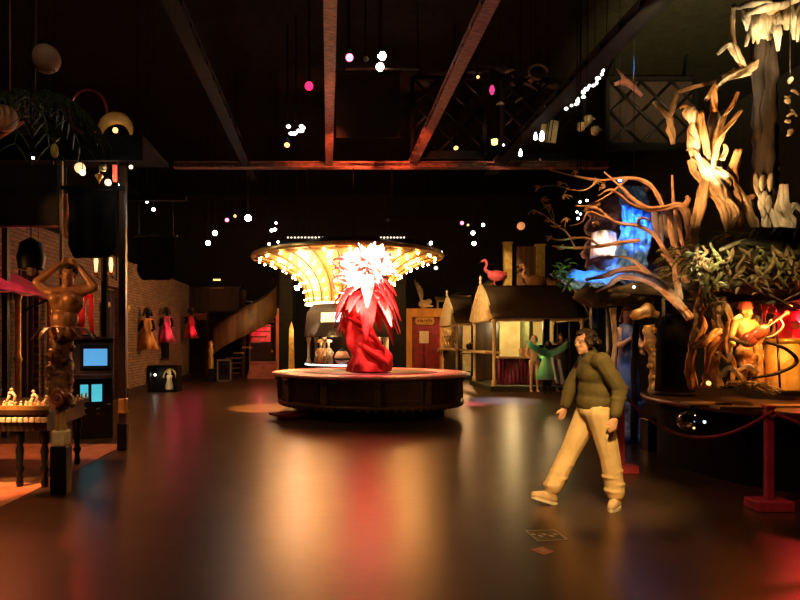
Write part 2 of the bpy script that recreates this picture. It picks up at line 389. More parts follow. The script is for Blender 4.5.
def lattice(x0, x1, y, z0, z1, step, label, backed):
    t = thing('lattice_panel', label, 'lattice panel', ((x0 + x1) / 2, y, z0)); m = MB()
    for x in (x0, x1): m.box((x, y, (z0 + z1) / 2), (.09, .09, z1 - z0))
    for z in (z0 + .03, z1): m.box(((x0 + x1) / 2, y, z), (x1 - x0, .09, .09))
    obj('frame', m, BLACKM, t, True); m = MB(); H = z1 - z0; n = int((x1 - x0) / step)
    for k in range(-int(H / step), n + 1):
        for sgn in (1, -1):
            a = x0 + k * step; b = a + H; lo, hi = max(a, x0), min(b, x1)
            if hi - lo < .1: continue
            za, zb = (z0 + lo - a, z0 + hi - a); 
            if sgn < 0: za, zb = z1 - (lo - a), z1 - (hi - a)
            m.tube([(lo, y + .02 * sgn, za), (hi, y + .02 * sgn, zb)], .035, 4)
    obj('slats', m, BLACKM, t, True)
    if backed: obj('back_board', MB().box(((x0 + x1) / 2, y + .12, (z0 + z1) / 2), (x1 - x0, .05, H)), LATR, t, True)
    obj('base_rail', MB().box(((x0 + x1) / 2, y, z0 - .06), (x1 - x0, .1, .1)), BLACKM, t, True)
    for x in (x0 + .2, x1 - .2): obj('hanger', MB().box((x, y, (z1 + 8.6) / 2), (.05, .05, 8.6 - z1)), BLACKM, t, True)
lattice(2.15, 4.0, 15.85, 6.35, 8.3, .62, 'black diamond lattice panel above the red lit cross beam', False)
lattice(4.5, 6.6, 16.0, 6.35, 8.3, .7, 'black diamond lattice panel behind the small gold hanging ornaments', False)
lattice(6.85, 9.0, 15.2, 6.35, 8.0, .75, 'reddish backed lattice panel beside the tall driftwood tree top', True)

# doors of the back wall
def door(n, x0, x1, z1, y, fm, pm, slant=0):
    d = struct('door_%d' % n, MB().box(((x0 + x1) / 2, y + .1, z1 / 2), (x1 - x0 - .3, .06, z1 - .1)), pm)
    w = .26
    m = MB().box((x0 + w / 2, y, z1 / 2), (w, .25, z1)).box((x1 - w / 2, y, z1 / 2), (w, .25, z1))
    m.prism([(x0, z1 - .3 - slant), (x1, z1 - .3), (x1, z1 + .08), (x0, z1 + .08 - slant)], y - .16, y + .14)
    struct('door_frame', m, fm, d); return d
DX0, DX1 = 3.55, 5.35
d1 = door(1, DX0, DX1, 2.95, 28.2, ORANGEWOOD, REDP)
m = MB()
for x, w in ((4.05, .34), (4.5, .3)):
    for z in (.6, 1.5): m.box((x + .1, 28.24, z), (.5, .03, .7))
struct('door_panel', m, mat('dark_red_paint', (.3, .02, .025), (.2, .015, .015), .5), d1)
struct('door_notice', MB().box((4.37, 28.2, 1.73), (.42, .03, .55)), mat('paper', (.85, .75, .5), (.75, .62, .38), .8), d1)
pl = MB(); pl.prism([(3.95, 2.42), (4.05, 2.3), (4.75, 2.3), (4.85, 2.42), (4.8, 2.62), (4.4, 2.72), (4.0, 2.62)], 28.16, 28.2)
struct('door_plaque', pl, GOLD, d1)
m = MB()
for k in range(7): m.ball((4.1 + k * .1, 28.15, 2.47 + .03 * (k % 2)), (.035, .02, .06), 6, 4)
struct('door_plaque_lettering', m, mat('red_lettering', (.35, .1, .03), None, .6), d1)
struct('door_handle', MB().ball((5.0, 28.2, 1.1), .06).tube([(5.0, 28.25, 1.1), (5.0, 28.2, 1.1)], .03), GOLD, d1)
d2 = door(2, -3.5, -2.05, 2.95, 27.6, ORANGEWOOD, DARKW, .25)
struct('door_handle', MB().ball((-2.5, 27.55, 1.1), .06), GOLD, d2)

# ------------------------------------------------------------------ people helpers
def joints(h=1.7, **k):
    J = dict(pelvis=(0, 0, .95), waist=(0, 0, 1.08), chest=(0, .01, 1.28), neck=(0, .01, 1.47), head=(0, -.01, 1.59),
             sL=(-.18, .01, 1.41), eL=(-.24, .02, 1.13), wL=(-.25, -.05, .88), sR=(.18, .01, 1.41), eR=(.24, .02, 1.13), wR=(.25, -.05, .88),
             hL=(-.09, 0, .92), kL=(-.1, -.02, .5), aL=(-.1, .02, .09), hR=(.09, 0, .92), kR=(.1, -.02, .5), aR=(.1, .02, .09), fwd=(0, -1, 0))
    J.update(k); return {a: (Vector(b) * (h / 1.7) if a != 'fwd' else Vector(b)) for a, b in J.items()}
def hand_mb(m, w, d, s, side, curl=.5):
    """palm, four unequal bent fingers and a thumb from the side of the palm"""
    w = Vector(w); d = Vector(d).normalized(); sd = Vector(side).normalized(); nn = d.cross(sd).normalized()
    m.ball(w + d * .05 * s, (.036 * s, .018 * s, .05 * s), 10, 8, rot=Matrix((sd, nn, d)).transposed())
    limb(m, w, w + d * .04 * s, .024 * s, .028 * s, 8)
    for i, L in enumerate((.066, .076, .07, .054)):
        b = w + d * .088 * s + sd * (.027 - .018 * i) * s; p = [b - d * .03 * s, b]; dd = d.copy()
        for q in (.45, .32, .23): dd = (dd + nn * curl * .6).normalized(); p.append(p[-1] + dd * L * q * s)
        chain(m, p, [.0095 * s, .0095 * s, .009 * s, .008 * s, .007 * s], 7)
    b = w + d * .03 * s + sd * .03 * s; t = (d * .7 + sd * .6 + nn * .3).normalized()
    chain(m, [b - sd * .015 * s, b + t * .035 * s, b + (t + d * .5).normalized() * .065 * s], [.013 * s, .011 * s, .009 * s], 7)
def head_mb(m, c, fwd, s=1.0, tilt=0):
    c = Vector(c); fw = Vector(fwd).normalized(); rt = fw.cross(Vector((0, 0, 1))).normalized(); up = rt.cross(fw).normalized()
    def q(x, y, z): return c + (rt * x + fw * y + up * z) * s
    rot = Matrix((rt, fw, up)).transposed()
    m.ball(q(0, -.012, .03), (.074 * s, .094 * s, .085 * s), 16, 12, rot); m.ball(q(0, .022, -.045), (.056 * s, .066 * s, .07 * s), 14, 10, rot)
    m.ball(q(0, .06, -.095), (.026 * s, .024 * s, .02 * s), 8, 6, rot)
    limb(m, q(0, .078, .02), q(0, .1, -.022), .010 * s, .0155 * s, 8)
    m.ball(q(.013, .088, -.026), .0105 * s, 8, 6); m.ball(q(-.013, .088, -.026), .0105 * s, 8, 6)
    for e in (-1, 1):
        limb(m, q(.012 * e, .079, .03), q(.048 * e, .064, .03), .011 * s, .010 * s, 7)
        m.ball(q(.032 * e, .07, -.02), (.02 * s, .016 * s, .018 * s), 8, 6, rot)
        m.ball(q(.076 * e, -.008, -.005), (.010 * s, .02 * s, .032 * s), 8, 6, rot)
    limb(m, q(-.02, .079, -.058), q(.02, .079, -.058), .0085 * s, .0085 * s, 7); limb(m, q(-.017, .077, -.07), q(.017, .077, -.07), .009 * s, .009 * s, 7)
    return q
def eyes(parent, q, s, world=False):
    for e in (-1, 1): obj('eye', MB().ball(q(.032 * e, .079, .008), .0115 * s, 8, 6).ball(q(.032 * e, .0885, .008), .005 * s, 6, 4), mat('eye_white', (.6, .55, .5), (.02, .015, .01), .25, scale=60), parent, world)
def body_mb(J, s, slim=1.0, legs=True, hands=True, feet=True):
    m = MB(); k = s * slim
    m.ball(J['pelvis'], (.155 * k, .11 * k, .12 * s), 14, 10); m.ball(J['waist'], (.135 * k, .1 * k, .14 * s), 14, 10)
    m.ball(J['chest'], (.165 * k, .115 * k, .17 * s), 14, 10); m.ball((J['chest'] + J['neck']) / 2 + Vector((0, 0, .02 * s)), (.15 * k, .085 * k, .08 * s), 12, 8)
    limb(m, (J['chest'] + J['neck']) / 2, J['neck'] + (J['head'] - J['neck']) * .4, .062 * k, .052 * k)
    for a in 'LR':
        limb(m, J['chest'] + Vector((0, 0, .06 * s)), J['s' + a], .075 * k, .062 * k)
        limb(m, J['s' + a], J['e' + a], .056 * k, .041 * k); limb(m, J['e' + a], J['w' + a], .042 * k, .027 * k)
        if hands: hand_mb(m, J['w' + a], J['w' + a] - J['e' + a], s, J['fwd'], .35)
        if legs:
            limb(m, J['h' + a], J['k' + a], .09 * k, .058 * k); limb(m, J['k' + a], J['a' + a], .056 * k, .037 * k)
            m.ball(J['k' + a].lerp(J['a' + a], .28) - J['fwd'] * .02 * s, (.05 * k, .05 * k, .11 * s), 8, 6)
            if feet:
                A = J['a' + a]; limb(m, A - Vector((0, 0, .045 * s)) - J['fwd'] * .03 * s, A - Vector((0, 0, .055 * s)) + J['fwd'] * .13 * s, .04 * s, .03 * s)
    q = head_mb(m, J['head'], J['fwd'], s); return m, q
def hair_mb(c, fwd, s, long=0, rise=1.0):
    c = Vector(c); fw = Vector(fwd).normalized(); rt = fw.cross(Vector((0, 0, 1))).normalized(); up = Vector((0, 0, 1)); m = MB()
    def q(x, y, z): return c + (rt * x + fw * y + up * z) * s
    for i in range(150):
        a = RND.uniform(-2.6, 2.6); e = RND.uniform(-.15, 1.45) if abs(a) > .9 else RND.uniform(.62, 1.45)
        d = Vector((math.sin(a) * math.cos(e), -math.cos(a) * -1 * math.cos(e), math.sin(e)))
        p = q(d.x * .078, -.012 + d.y * .098, .03 + d.z * .09); m.ball(p, .02 * s, 6, 4)
    if long:
        for i in range(26):
            a = RND.uniform(1.2, 2 * PI - 1.2); p0 = q(math.sin(a) * .078, -.012 + math.cos(a) * .095, .03)
            m.tube(spline([p0, p0 + (rt * math.sin(a) * .02 + fw * math.cos(a) * .03) * s - up * long * .5 * s, p0 + (rt * math.sin(a) * .03 + fw * math.cos(a) * .02) * s - up * long * s], 3), .016 * s, 6)
    return m

# ------------------------------------------------------------------ round stage with the plume sculpture
SX, SY = (370 - VX) / FPX * 13.7, 13.7
st = thing('round_stage', 'large round panelled stage with a pink lit top in the middle of the hall', 'stage', (SX, SY, 0))
obj('plinth', MB().lathe([(0, 0), (1.62, 0), (1.62, .3), (0, .3)], seg=48), BLACKM, st)
obj('drum', MB().lathe([(0, .28), (1.98, .28), (1.98, .84), (0, .84)], seg=12, smooth=False), DARKWOOD, st)
m = MB()
for k in range(72):
    a = 2 * PI * k / 72; m.ball((1.97 * math.cos(a), 1.97 * math.sin(a), .27), (.07, .07, .06), 6, 4)
m.lathe([(1.9, .27), (2.03, .27), (2.03, .33), (1.9, .33)], seg=48)
obj('scalloped_trim', m, mat('dark_gold', (.16, .09, .035), (.08, .045, .015), .45, .4, scale=12), st)
for k in range(12):
    a = 2 * PI * k / 12; obj('pilaster', MB().box((2.0 * math.cos(a), 2.0 * math.sin(a), .58), (.09, .14, .5), a, bev=.02).ball((2.05 * math.cos(a), 2.05 * math.sin(a), .74), .05, 8, 6), MATS['dark_gold'], st)
    b = a + PI / 12; r = 1.98 * math.cos(PI / 12) + .012
    o = MB()
    for dy, dz, w, h in ((0, .16, .74, .03), (0, -.16, .74, .03), (.36, 0, .03, .34), (-.36, 0, .03, .34)):
        o.box((r * math.cos(b) - dy * math.sin(b), r * math.sin(b) + dy * math.cos(b), .58 + dz), (.03, w, h), b)
    obj('panel_moulding', o, DARKWOOD, st)
PINKTOP = mat('pink_top_paint', (.75, .23, .22), (.62, .17, .17), .32, scale=3)
obj('tabletop', MB().lathe([(1.2, .84), (2.1, .84), (2.16, .86), (2.16, .895), (2.12, .905), (1.5, .905), (1.5, .88), (1.2, .88)], seg=72), PINKTOP, st)
obj('inner_disc', MB().lathe([(0, .875), (1.5, .875), (1.5, .89), (0, .89)], seg=48), mat('dark_red_disc', (.07, .012, .014), (.04, .007, .008), .5), st)
obj('step', MB().box((-1.62, -1.05, .1), (.9, .5, .05), .5).box((-1.62, -1.05, .04), (.6, .3, .08), .5), REDP, st)  # red slab built in place of a red light pool on the floor

CX, CZ = (366 - VX) / FPX * 13.7, .905
ps = thing('plume_sculpture', 'tall red draped sculpture with white and red plumes on the round stage', 'sculpture', (CX, 13.7, .905))
REDCL = mat('red_drape', (.62, .05, .045), (.42, .025, .025), .55, scale=4, bump=.5, bscale=9)
def trunk_c(z):
    pts = [(.06, 0), (.09, .3), (-.1, .75), (-.2, 1.1), (-.05, 1.5), (.02, 1.95)]
    for (a, z0), (b, z1) in zip(pts, pts[1:]):
        if z <= z1: t = (z - z0) / (z1 - z0); t = t * t * (3 - 2 * t); return a + (b - a) * t
    return pts[-1][0]
def trunk_r(z): 
    pts = [(.46, 0), (.47, .15), (.43, .45), (.33, .8), (.3, 1.1), (.22, 1.5), (.12, 1.95)]
    for (a, z0), (b, z1) in zip(pts, pts[1:]):
        if z <= z1: return a + (b - a) * (z - z0) / (z1 - z0)
    return .1
m = MB(); vs = []; N, Mz = 56, 60
for i in range(Mz + 1):
    z = 1.95 * i / Mz
    for k in range(N):
        a = 2 * PI * k / N; tw = a * 3 + z * 4.2
        r = trunk_r(z) * (1 + .11 * math.sin(tw) + .05 * math.sin(a * 7 - z * 9) + .1 * noise.noise(Vector((math.cos(a) * 2, math.sin(a) * 2, z * 2.6))))
        vs.append((trunk_c(z) + r * math.cos(a), r * .85 * math.sin(a), max(z, 0)))
m.add(vs, [(i * N + k, i * N + (k + 1) % N, (i + 1) * N + (k + 1) % N, (i + 1) * N + k) for i in range(Mz) for k in range(N)] + [tuple(range(N))[::-1]], True)
obj('draped_trunk', m, REDCL, ps)
for j, (ps_, w) in enumerate((([(-.2, -.3, .95), (.1, -.4, .8), (.3, -.25, .55), (.45, 0, .3)], .06), ([(-.3, -.2, .7), (0, -.42, .5), (.35, -.36, .25), (.5, -.1, .1)], .07), ([(-.42, -.15, 1.2), (-.15, -.36, 1.05), (.1, -.3, .95)], .05))):
    obj('cloth_fold', MB().tube(spline(ps_, 6), lerpr([w * .3, w, w, w * .3], 6 * (len(ps_) - 1) + 1), 10, gn=.2), REDCL, ps)
REDF = mat('red_plume', (.7, .05, .06), (.5, .025, .03), .6, scale=9)
WHF = mat('white_plume', (.95, .82, .78), (.88, .68, .64), .6, scale=9)
PKF = mat('pink_plume', (.9, .4, .42), (.8, .22, .25), .6, scale=9)
for i in range(46):
    a = RND.uniform(0, 2 * PI); z0 = RND.uniform(1.6, 2.05); out = RND.uniform(.2, .5)
    b = Vector((.04 + .15 * math.cos(a), .15 * math.sin(a), z0)); d = Vector((math.cos(a) * out, math.sin(a) * out, RND.uniform(-.25, .25)))
    L = RND.uniform(.45, .72)
    obj('red_plume', MB().leaf(b, d, L, RND.uniform(.2, .32), RND.uniform(.9, 1.5), n=8), REDF if i % 4 else PKF, ps)
for i in range(150):
    u = RND.uniform(-.75, 1); a = RND.uniform(0, 2 * PI); rr = math.sqrt(max(0, 1 - u * u)); d = Vector((rr * math.cos(a), rr * math.sin(a), u))
    obj('white_plume', MB().leaf(Vector((.04, 0, 2.27)) + d * .08, d, RND.uniform(.4, .62), RND.uniform(.2, .34), .15, n=6, side=d.cross(Vector((RND.uniform(-1, 1), RND.uniform(-1, 1), RND.uniform(-1, 1))))), WHF, ps)
for i in range(3):
    p = [(-.3, -.1, 1.7 + i * .2), (-.62, -.15, 1.75 + i * .26), (-.74, -.1, 2.0 + i * .22), (-.5, -.12, 2.2 + i * .15)]
    obj('curled_ribbon', MB().tube(spline(p, 5), .045, 8, flat=.5), PKF, ps)

# ------------------------------------------------------------------ trumpet crowned kiosk behind the stage
KX, KY = (347 - VX) / FPX * 18, 18.0
ks = thing('kiosk', 'round wooden kiosk under a huge flared crown of light bulbs', 'kiosk', (KX, KY, 0))
FL = mat('flare_paint', (.82, .6, .28), (.68, .42, .14), .36, .25, scale=3)
prof = [(1.18, 2.66), (1.2, 2.9), (1.27, 3.12), (1.42, 3.34), (1.66, 3.55), (2.0, 3.73), (2.36, 3.86), (2.7, 3.95)]
obj('flared_crown', MB().lathe(prof + [(2.7, 4.0), (2.3, 3.98), (1.5, 3.9), (0, 3.9)], seg=96, mod=lambda a, z: 1 + .006 * abs(math.sin(a * 12))), FL, ks)
obj('crown_rim', MB().lathe([(2.66, 3.93), (2.75, 3.93), (2.78, 3.98), (2.75, 4.05), (2.6, 4.05)], seg=96), GOLD, ks)
obj('crown_top', MB().lathe([(2.72, 4.05), (2.5, 4.2), (1.2, 4.3), (0, 4.32)], seg=48), BLACKM, ks)
sp = [Vector((r, 0, z)) for r, z in prof]
RIBM = mat('rib_bronze', (.2, .1, .03), (.12, .06, .02), .4, .5)
for k in range(24):
    a = 2 * PI * (k + .5) / 24; rot = Matrix.Rotation(a, 3, 'Z')
    obj('rib', MB().tube([rot @ (v + Vector((.012, 0, -.01))) for v in spline(sp, 2)], .02, 5), RIBM, ks)
nb = 0; extra = MB()
bl = bpy.data.meshes.new('x')
bmsh = mesh_of('bulb', MB().ball((0, 0, 0), .03, 8, 6), BULB); smsh = mesh_of('bulb', MB().ball((0, 0, 0), .022, 8, 6), BULB)
for k in range(24):
    a = 2 * PI * k / 24
    for i, t in enumerate((.08, .22, .36, .5, .64, .78, .92)):
        q = t * (len(prof) - 1); j = int(q); r = prof[j][0] + (prof[j + 1][0] - prof[j][0]) * (q - j) + .03; z = prof[j][1] + (prof[j + 1][1] - prof[j][1]) * (q - j) - .035
        c = Vector((r * math.cos(a), r * math.sin(a), z))
        if math.sin(a) < .3 and nb < 100:
            o = bpy.data.objects.new('bulb', bmsh if t > .3 else smsh); COL.objects.link(o); o.parent = ks; o.location = c; nb += 1
        else: extra.ball(c, .03, 6, 4)
obj('bulb', extra, BULB, ks, kind='stuff')
bpy.data.meshes.remove(bl)
for k in range(12):
    a = 2 * PI * (k + .5) / 12; point((KX + 2.0 * math.cos(a), KY + 2.0 * math.sin(a), 3.5), 22, (1, .52, .16), .08)
    if k % 2: point((KX + 1.45 * math.cos(a), KY + 1.45 * math.sin(a), 3.05), 14, (1, .52, .16), .06)
obj('column', MB().lathe([(.5, 0), (.5, 2.66), (1.18, 2.66)], seg=24), DARKWOOD, ks)
obj('light_ring', MB().lathe([(1.12, 2.6), (1.22, 2.6), (1.22, 2.65), (1.12, 2.65)], seg=48), glow('ring_glow', (1, .75, .4), 5), ks)
THA = mat('kiosk_shingle', (.07, .045, .02), (.035, .024, .01), .75, scale=14, stretch=(3, 3, .4), bump=.6)
obj('roof', MB().lathe([(1.22, 1.68), (1.24, 1.72), (1.16, 2.38), (1.0, 2.6), (.5, 2.62)], seg=48, mod=lambda a, z: 1 + .02 * abs(math.sin(a * 20))), THA, ks)
obj('counter', MB().lathe([(.5, .0), (1.1, 0), (1.1, .86), (1.2, .88), (1.2, .94), (.5, .94)], seg=36), DARKWOOD, ks)
obj('counter_edge_light', MB().lathe([(1.2, .89), (1.22, .89), (1.22, .925), (1.2, .925)], seg=40), glow('cool_strip', (.75, .85, 1), 4), ks)
for k in range(8):
    a = 2 * PI * (k + .2) / 8; obj('post', MB().lathe([(.05, .94), (.07, 1.0), (.04, 1.1), (.04, 1.5), (.07, 1.62), (.07, 1.72)], (1.12 * math.cos(a), 1.12 * math.sin(a), 0), 10), CREAMP, ks)
for i, (px, w, c) in enumerate(((328, .6, (1, .8, .35)), (340, .42, (.65, .8, 1)))):
    X = (px - KX * 0 - VX) / FPX * 16.78 - KX; Y = -math.sqrt(1.24 ** 2 - X * X)
    rz = math.atan2(Y, X) + PI / 2
    obj('lit_sign', MB().box((X, Y - .01, 2.22), (.4 if i == 0 else .3, .05, .26), rz).box((X, Y - .03, 2.22), (.34 if i == 0 else .25, .05, .2), rz), glow('sign_glow_%d' % i, c, 1.5), ks)
point((KX - .45, KY - 1.2, 1.6), 9, (1, .75, .4), .05); point((KX + .5, KY - .95, 1.6), 14, (1, .75, .4), .05)  # light added under the eave to brighten the puppets, no lamp there
DOLLW = mat('doll_cream', (.8, .65, .42), (.5, .28, .14), .6, scale=22)
DOLLR = mat('doll_robe', (.35, .12, .05), (.6, .42, .18), .6, scale=18)
def doll(px, label, robe, hat):
    X = (px - VX) / FPX * 16.95; t = thing('puppet', label, 'puppet', (X, 17.0, .94), 'puppets on the kiosk counter')
    s = .42; m = MB(); m.lathe([(0, 0), (.13, 0), (.15, .03), (.1, .28), (.075, .42), (.0, .46)], seg=16, mod=lambda a, z: 1 + .06 * math.sin(a * 8)); obj('robe', m, robe, t)
    m = MB(); head_mb(m, (0, 0, .54), (0, -1, 0), s * 1.25); limb(m, (0, 0, .42), (0, 0, .5), .03, .03)
    for e in (-1, 1): chain(m, [(.06 * e, 0, .4), (.13 * e, -.02, .3), (.11 * e, -.09, .24)], [.03, .026, .02]); hand_mb(m, (.11 * e, -.09, .24), (-.1 * e, -.8, -.3), s, (0, 0, 1))
    obj('body', fuse(m, .008, 2), DOLLW, t)
    obj('hat', MB().lathe(hat, (0, 0, .585), 14), robe, t)
doll(320.5, 'puppet in a rust robe with a round hat on the kiosk counter', DOLLR, [(.09, 0), (.085, .03), (.05, .09), (0, .1)])
doll(328.5, 'puppet in a striped robe with a tall flat hat on the kiosk counter', mat('striped_robe', (.75, .68, .5), (.2, .05, .03), .6, scale=16), [(.07, 0), (.1, .02), (.1, .09), (0, .1)])
X = (342 - VX) / FPX * 16.9
t = thing('drum_pot', 'round pinkish pot with a dark band on the kiosk counter', 'pot', (X, 16.95, .94))
obj('pot', MB().lathe([(0, 0), (.13, .0), (.2, .1), (.21, .2), (.15, .33), (.1, .36), (0, .36)], seg=20), mat('pink_clay', (.7, .42, .32), (.6, .3, .22), .6), t)
obj('band', MB().lathe([(.205, .12), (.222, .13), (.222, .16), (.205, .17)], seg=20), BLACKM, t)
obj('lid', MB().lathe([(.11, .35), (.11, .38), (.03, .41), (.03, .45), (0, .45)], seg=16), BLACKM, t)
# posts either side of the kiosk
for (px, label, w) in ((286, 'tall black pillar at the side of the kiosk nearest the stair', .45), (398, 'tall black pillar between the kiosk and the red door', .5)):
    x = (px - VX) / FPX * 21; t = thing('pillar', label, 'pillar', (x, 21, 0), 'black pillars beside the kiosk')
    obj('shaft', MB().box((0, 0, 2.4), (w, w, 4.5), bev=.03), BLACK, t); obj('base', MB().box((0, 0, .1), (w + .14, w + .14, .2), bev=.02), BLACKM, t); obj('capital', MB().box((0, 0, 4.7), (w + .14, w + .14, .16), bev=.02), BLACKM, t)
for (px, y, h, label) in ((291.5, 20.3, 1.95, 'slim gilded obelisk at the foot of the black pillar'), (386, 20.2, 1.95, 'pale gilded post just right of the red plume sculpture')):
    x = (px - VX) / FPX * y; t = thing('obelisk', label, 'obelisk', (x, y, 0))
    obj('shaft', MB().prism([(-.1, .3), (.1, .3), (.07, h), (0, h + .25), (-.07, h)], -.1, .1), CREAMP if px > 300 else GOLD, t); obj('base', MB().box((0, 0, .15), (.42, .36, .3), bev=.02), DARKWOOD, t)
    point((x + .1, y - .7, 1.9), 10, (1, .75, .3), .04)
# ------------------------------------------------------------------ market stalls by the far right wall
ROOFM = mat('stall_roof', (.06, .036, .018), (.03, .018, .009), .5, scale=5, stretch=(.15, 1, 4), bump=.3)
GABM = mat('stall_cream', (.78, .6, .34), (.62, .42, .2), .55, scale=6)
def stall(y0, y1, L, label, X0=5.2):
    yc = (y0 + y1) / 2; h = (y1 - y0) / 2
    t = thing('market_stall', label, 'stall', (X0, yc, 0), 'gabled wooden stalls')
    obj('base', MB().box((L / 2, 0, .08), (L + .3, 2 * h + .3, .16), bev=.02), mat('stall_base', (.05, .06, .03), (.03, .035, .02), .6), t)
    for x in (0, L):
        for e in (-1, 1): obj('post', MB().lathe([(.09, .16), (.09, .3), (.055, .36), (.055, 2.1), (.09, 2.16), (.09, 2.32)], (x, e * h, 0), 10), GABM, t)
    for e in (-1, 1):
        def fn(u, v): 
            k = v ** 1.0; cz = 2.3 + (3.4 - 2.3) * (k + .12 * math.sin(PI * k)); return Vector((-.12 + (L + .24) * u, e * (h + .16) * (1 - k), cz))
        obj('roof_slope', MB().sheet(fn, 8, 8, .06), ROOFM, t)
    for x in (-.14, L + .1):
        m = MB(); n = 10; pl = []
        for k in range(n + 1): a = k / n; pl.append((-(h + .2) * (1 - a), 2.28 + 1.2 * (a + .12 * math.sin(PI * a))))
        for k in range(n - 1, -1, -1): a = k / n; pl.append(((h + .2) * (1 - a), 2.28 + 1.2 * (a + .12 * math.sin(PI * a))))
        inner = [(u * .78, 2.22 + (v - 2.28) * .78) for u, v in pl]
        m.prism(pl + inner[::-1], x, x + .07, 'X'); g = obj('gable', m, GABM, t)
        obj('gable_panel', MB().prism(inner, x + .02, x + .045, 'X'), GABM, g)
        obj('finial', MB().lathe([(.03, 0), (.05, .06), (.02, .12), (.06, .2), (0, .3)], (x + .03, 0, 3.46), 8), GABM, g)
    obj('lintel', MB().box((L / 2, -h, 2.26), (L, .1, .16)).box((L / 2, h, 2.26), (L, .1, .16)).box((0, 0, 2.26), (.1, 2 * h, .16)), GABM, t)
    obj('back_board', MB().box((.42, h - .1, 1.25), (.8, .06, 2.1)), DARKWOOD, t)  # dark sheet added so the inside behind the gable end looks shaded
    obj('backdrop', MB().box((L / 2 + .4, h - .1, 1.25), (L - .9, .06, 2.1)), mat('backdrop_cream', (.8, .68, .35), (.7, .5, .22), .7, scale=2.5), t)
    obj('counter', MB().box((-.02, 0, 1.2), (.5, 2 * h - .2, .07), bev=.015).box((L * .3, -h, 1.06), (L * .56, .5, .07), bev=.015), GABM, t)
    return t, h, L
sa, h, L = stall(19.4, 22.0, 2.75, 'nearer gabled wooden stall with a long dark roof and lit cream inside')
m = MB()
for k in range(13):
    x = .1 + k * .115; m.sheet(lambda u, v, x=x: Vector((x + .11 * u, -h - .02 - .05 * math.sin(u * PI) - .03 * math.sin(v * 5 + k), 1.02 - .82 * v)), 4, 6, .01)
obj('counter_drape', m, mat('magenta_drape', (.3, .03, .1), (.12, .015, .04), .7, scale=4), sa)
obj('partition', MB().box((1.55, .4, 1.2), (.12, 1.0, 2.1)), mat('green_board', (.14, .15, .05), (.08, .08, .03), .8), sa)
obj('pole', MB().box((1.62, -h, 1.2), (.2, .1, 2.1)), BLACKM, sa)
sb, h2, L2 = stall(25.0, 28.0, 2.4, 'farther gabled wooden stall with carved ornaments under its roof')
m = MB()
for k in range(14):
    y = -1.3 + k * .2; p = [(0, y, 1.3), (-.08, y + .12, 1.55 + .1 * (k % 3)), (.02, y - .02, 1.8), (-.05, y + .14, 2.15)]
    m.tube(spline(p, 4), lerpr([.05, .03, .06, .02], 13), 6, gn=.5)
obj('carved_tracery', m, mat('gold_carving', (.6, .42, .16), (.2, .1, .03), .5, .3, scale=8), sb)
m = MB(); m.box((0, 23.5, 1.22), (.1, 2.95, .06))
t = thing('serving_shelf', 'narrow cream shelf joining the two gabled stalls', 'shelf', (5.2, 23.5, 0)); m.v = [v + Vector((5.2, 0, 0)) for v in m.v]
obj('board', m, GABM, t, True)
for y in (22.4, 24.6): obj('leg', MB().box((5.2, y, .6), (.06, .06, 1.2)), BLACKM, t, True)
solo('crate', MB().box((0, 0, .12), (.45, .3, .24), bev=.01).box((0, -.16, .06), (.47, .02, .05)).box((0, -.16, .17), (.47, .02, .05)), GABM, 'pale wooden crate on the counter of the nearer stall', 'crate', loc=(6.25, 19.45, 1.1))
t = thing('cook_pot', 'dark round pot on the shelf between the two stalls', 'pot', (5.2, 22.6, 1.25))
obj('bowl', MB().lathe([(0, 0), (.12, 0), (.17, .1), (.15, .2), (.0, .2)], seg=16), BLACKM, t); obj('lid', MB().lathe([(.15, .2), (.05, .25), (0, .28)], seg=16), GOLD, t)

# mannequins in front of the nearer stall
def mannequin(px, Y, h, label, skin, dress, hairm, prof, arms, dm=None):
    x = (px - VX) / FPX * Y; t = thing('mannequin', label, 'mannequin', (x, Y, .0), 'mannequins beside the stall'); s = h / 1.7
    J = joints(h, **arms); b, q = body_mb(J, s, .92); obj('body', fuse(b, .016, 3), skin, t)
    if dress: obj('dress', MB().lathe([(r * s, z * s) for r, z in prof], seg=28, mod=lambda a, z: (1 + .09 * math.sin(a * 7 + z) * max(0, 1.2 * s - z)) * (.72 + .28 * abs(math.cos(a)))), dress, t)
    obj('hair', hair_mb(J['head'], J['fwd'], s, .12), hairm, t); return t
BRH = mat('brown_hair', (.06, .03, .015), (.03, .015, .008), .6)
PALE = mat('pale_figure', (.85, .62, .42), (.7, .42, .26), .5, scale=5)
GRN = mat('green_satin', (.1, .75, .35), (.35, .8, .55), .4, scale=3, bump=.3)
mannequin(534.5, 19.0, 1.72, 'slender pale nude mannequin standing at the stall corner', PALE, None, PALE, [], dict(wL=(-.12, -.12, 1.0), kR=(.06, -.08, .5)))
DP = [(.0, 1.36), (.16, 1.36), (.15, 1.25), (.12, 1.1), (.17, .95), (.26, .7), (.3, .45), (.24, .42)]
mg = mannequin(547, 18.4, 1.7, 'mannequin in a bright green dress with arms thrown wide', BLACKM, GRN, BRH, DP, dict(eL=(-.42, -.04, 1.38), wL=(-.55, -.08, 1.5), eR=(.42, -.04, 1.4), wR=(.52, -.08, 1.56), neck=(0, -.06, 1.4), head=(0, -.16, 1.43), fwd=(0, -1, -.5)))
obj('scarf', MB().sheet(lambda u, v: Vector((-.62 + 1.2 * u, -.16 - .05 * math.sin(u * 9), 1.62 - .3 * math.sin(PI * u) - .22 * v)), 20, 4, .015), GRN, mg)
obj('sash', MB().sheet(lambda u, v: Vector((.02 + .3 * u + .14 * v, -.25 - .04 * math.sin(u * 9), 1.1 - .75 * v - .1 * u)), 8, 8, .015), mat('lilac_satin', (.6, .55, .75), (.45, .6, .55), .4), mg)
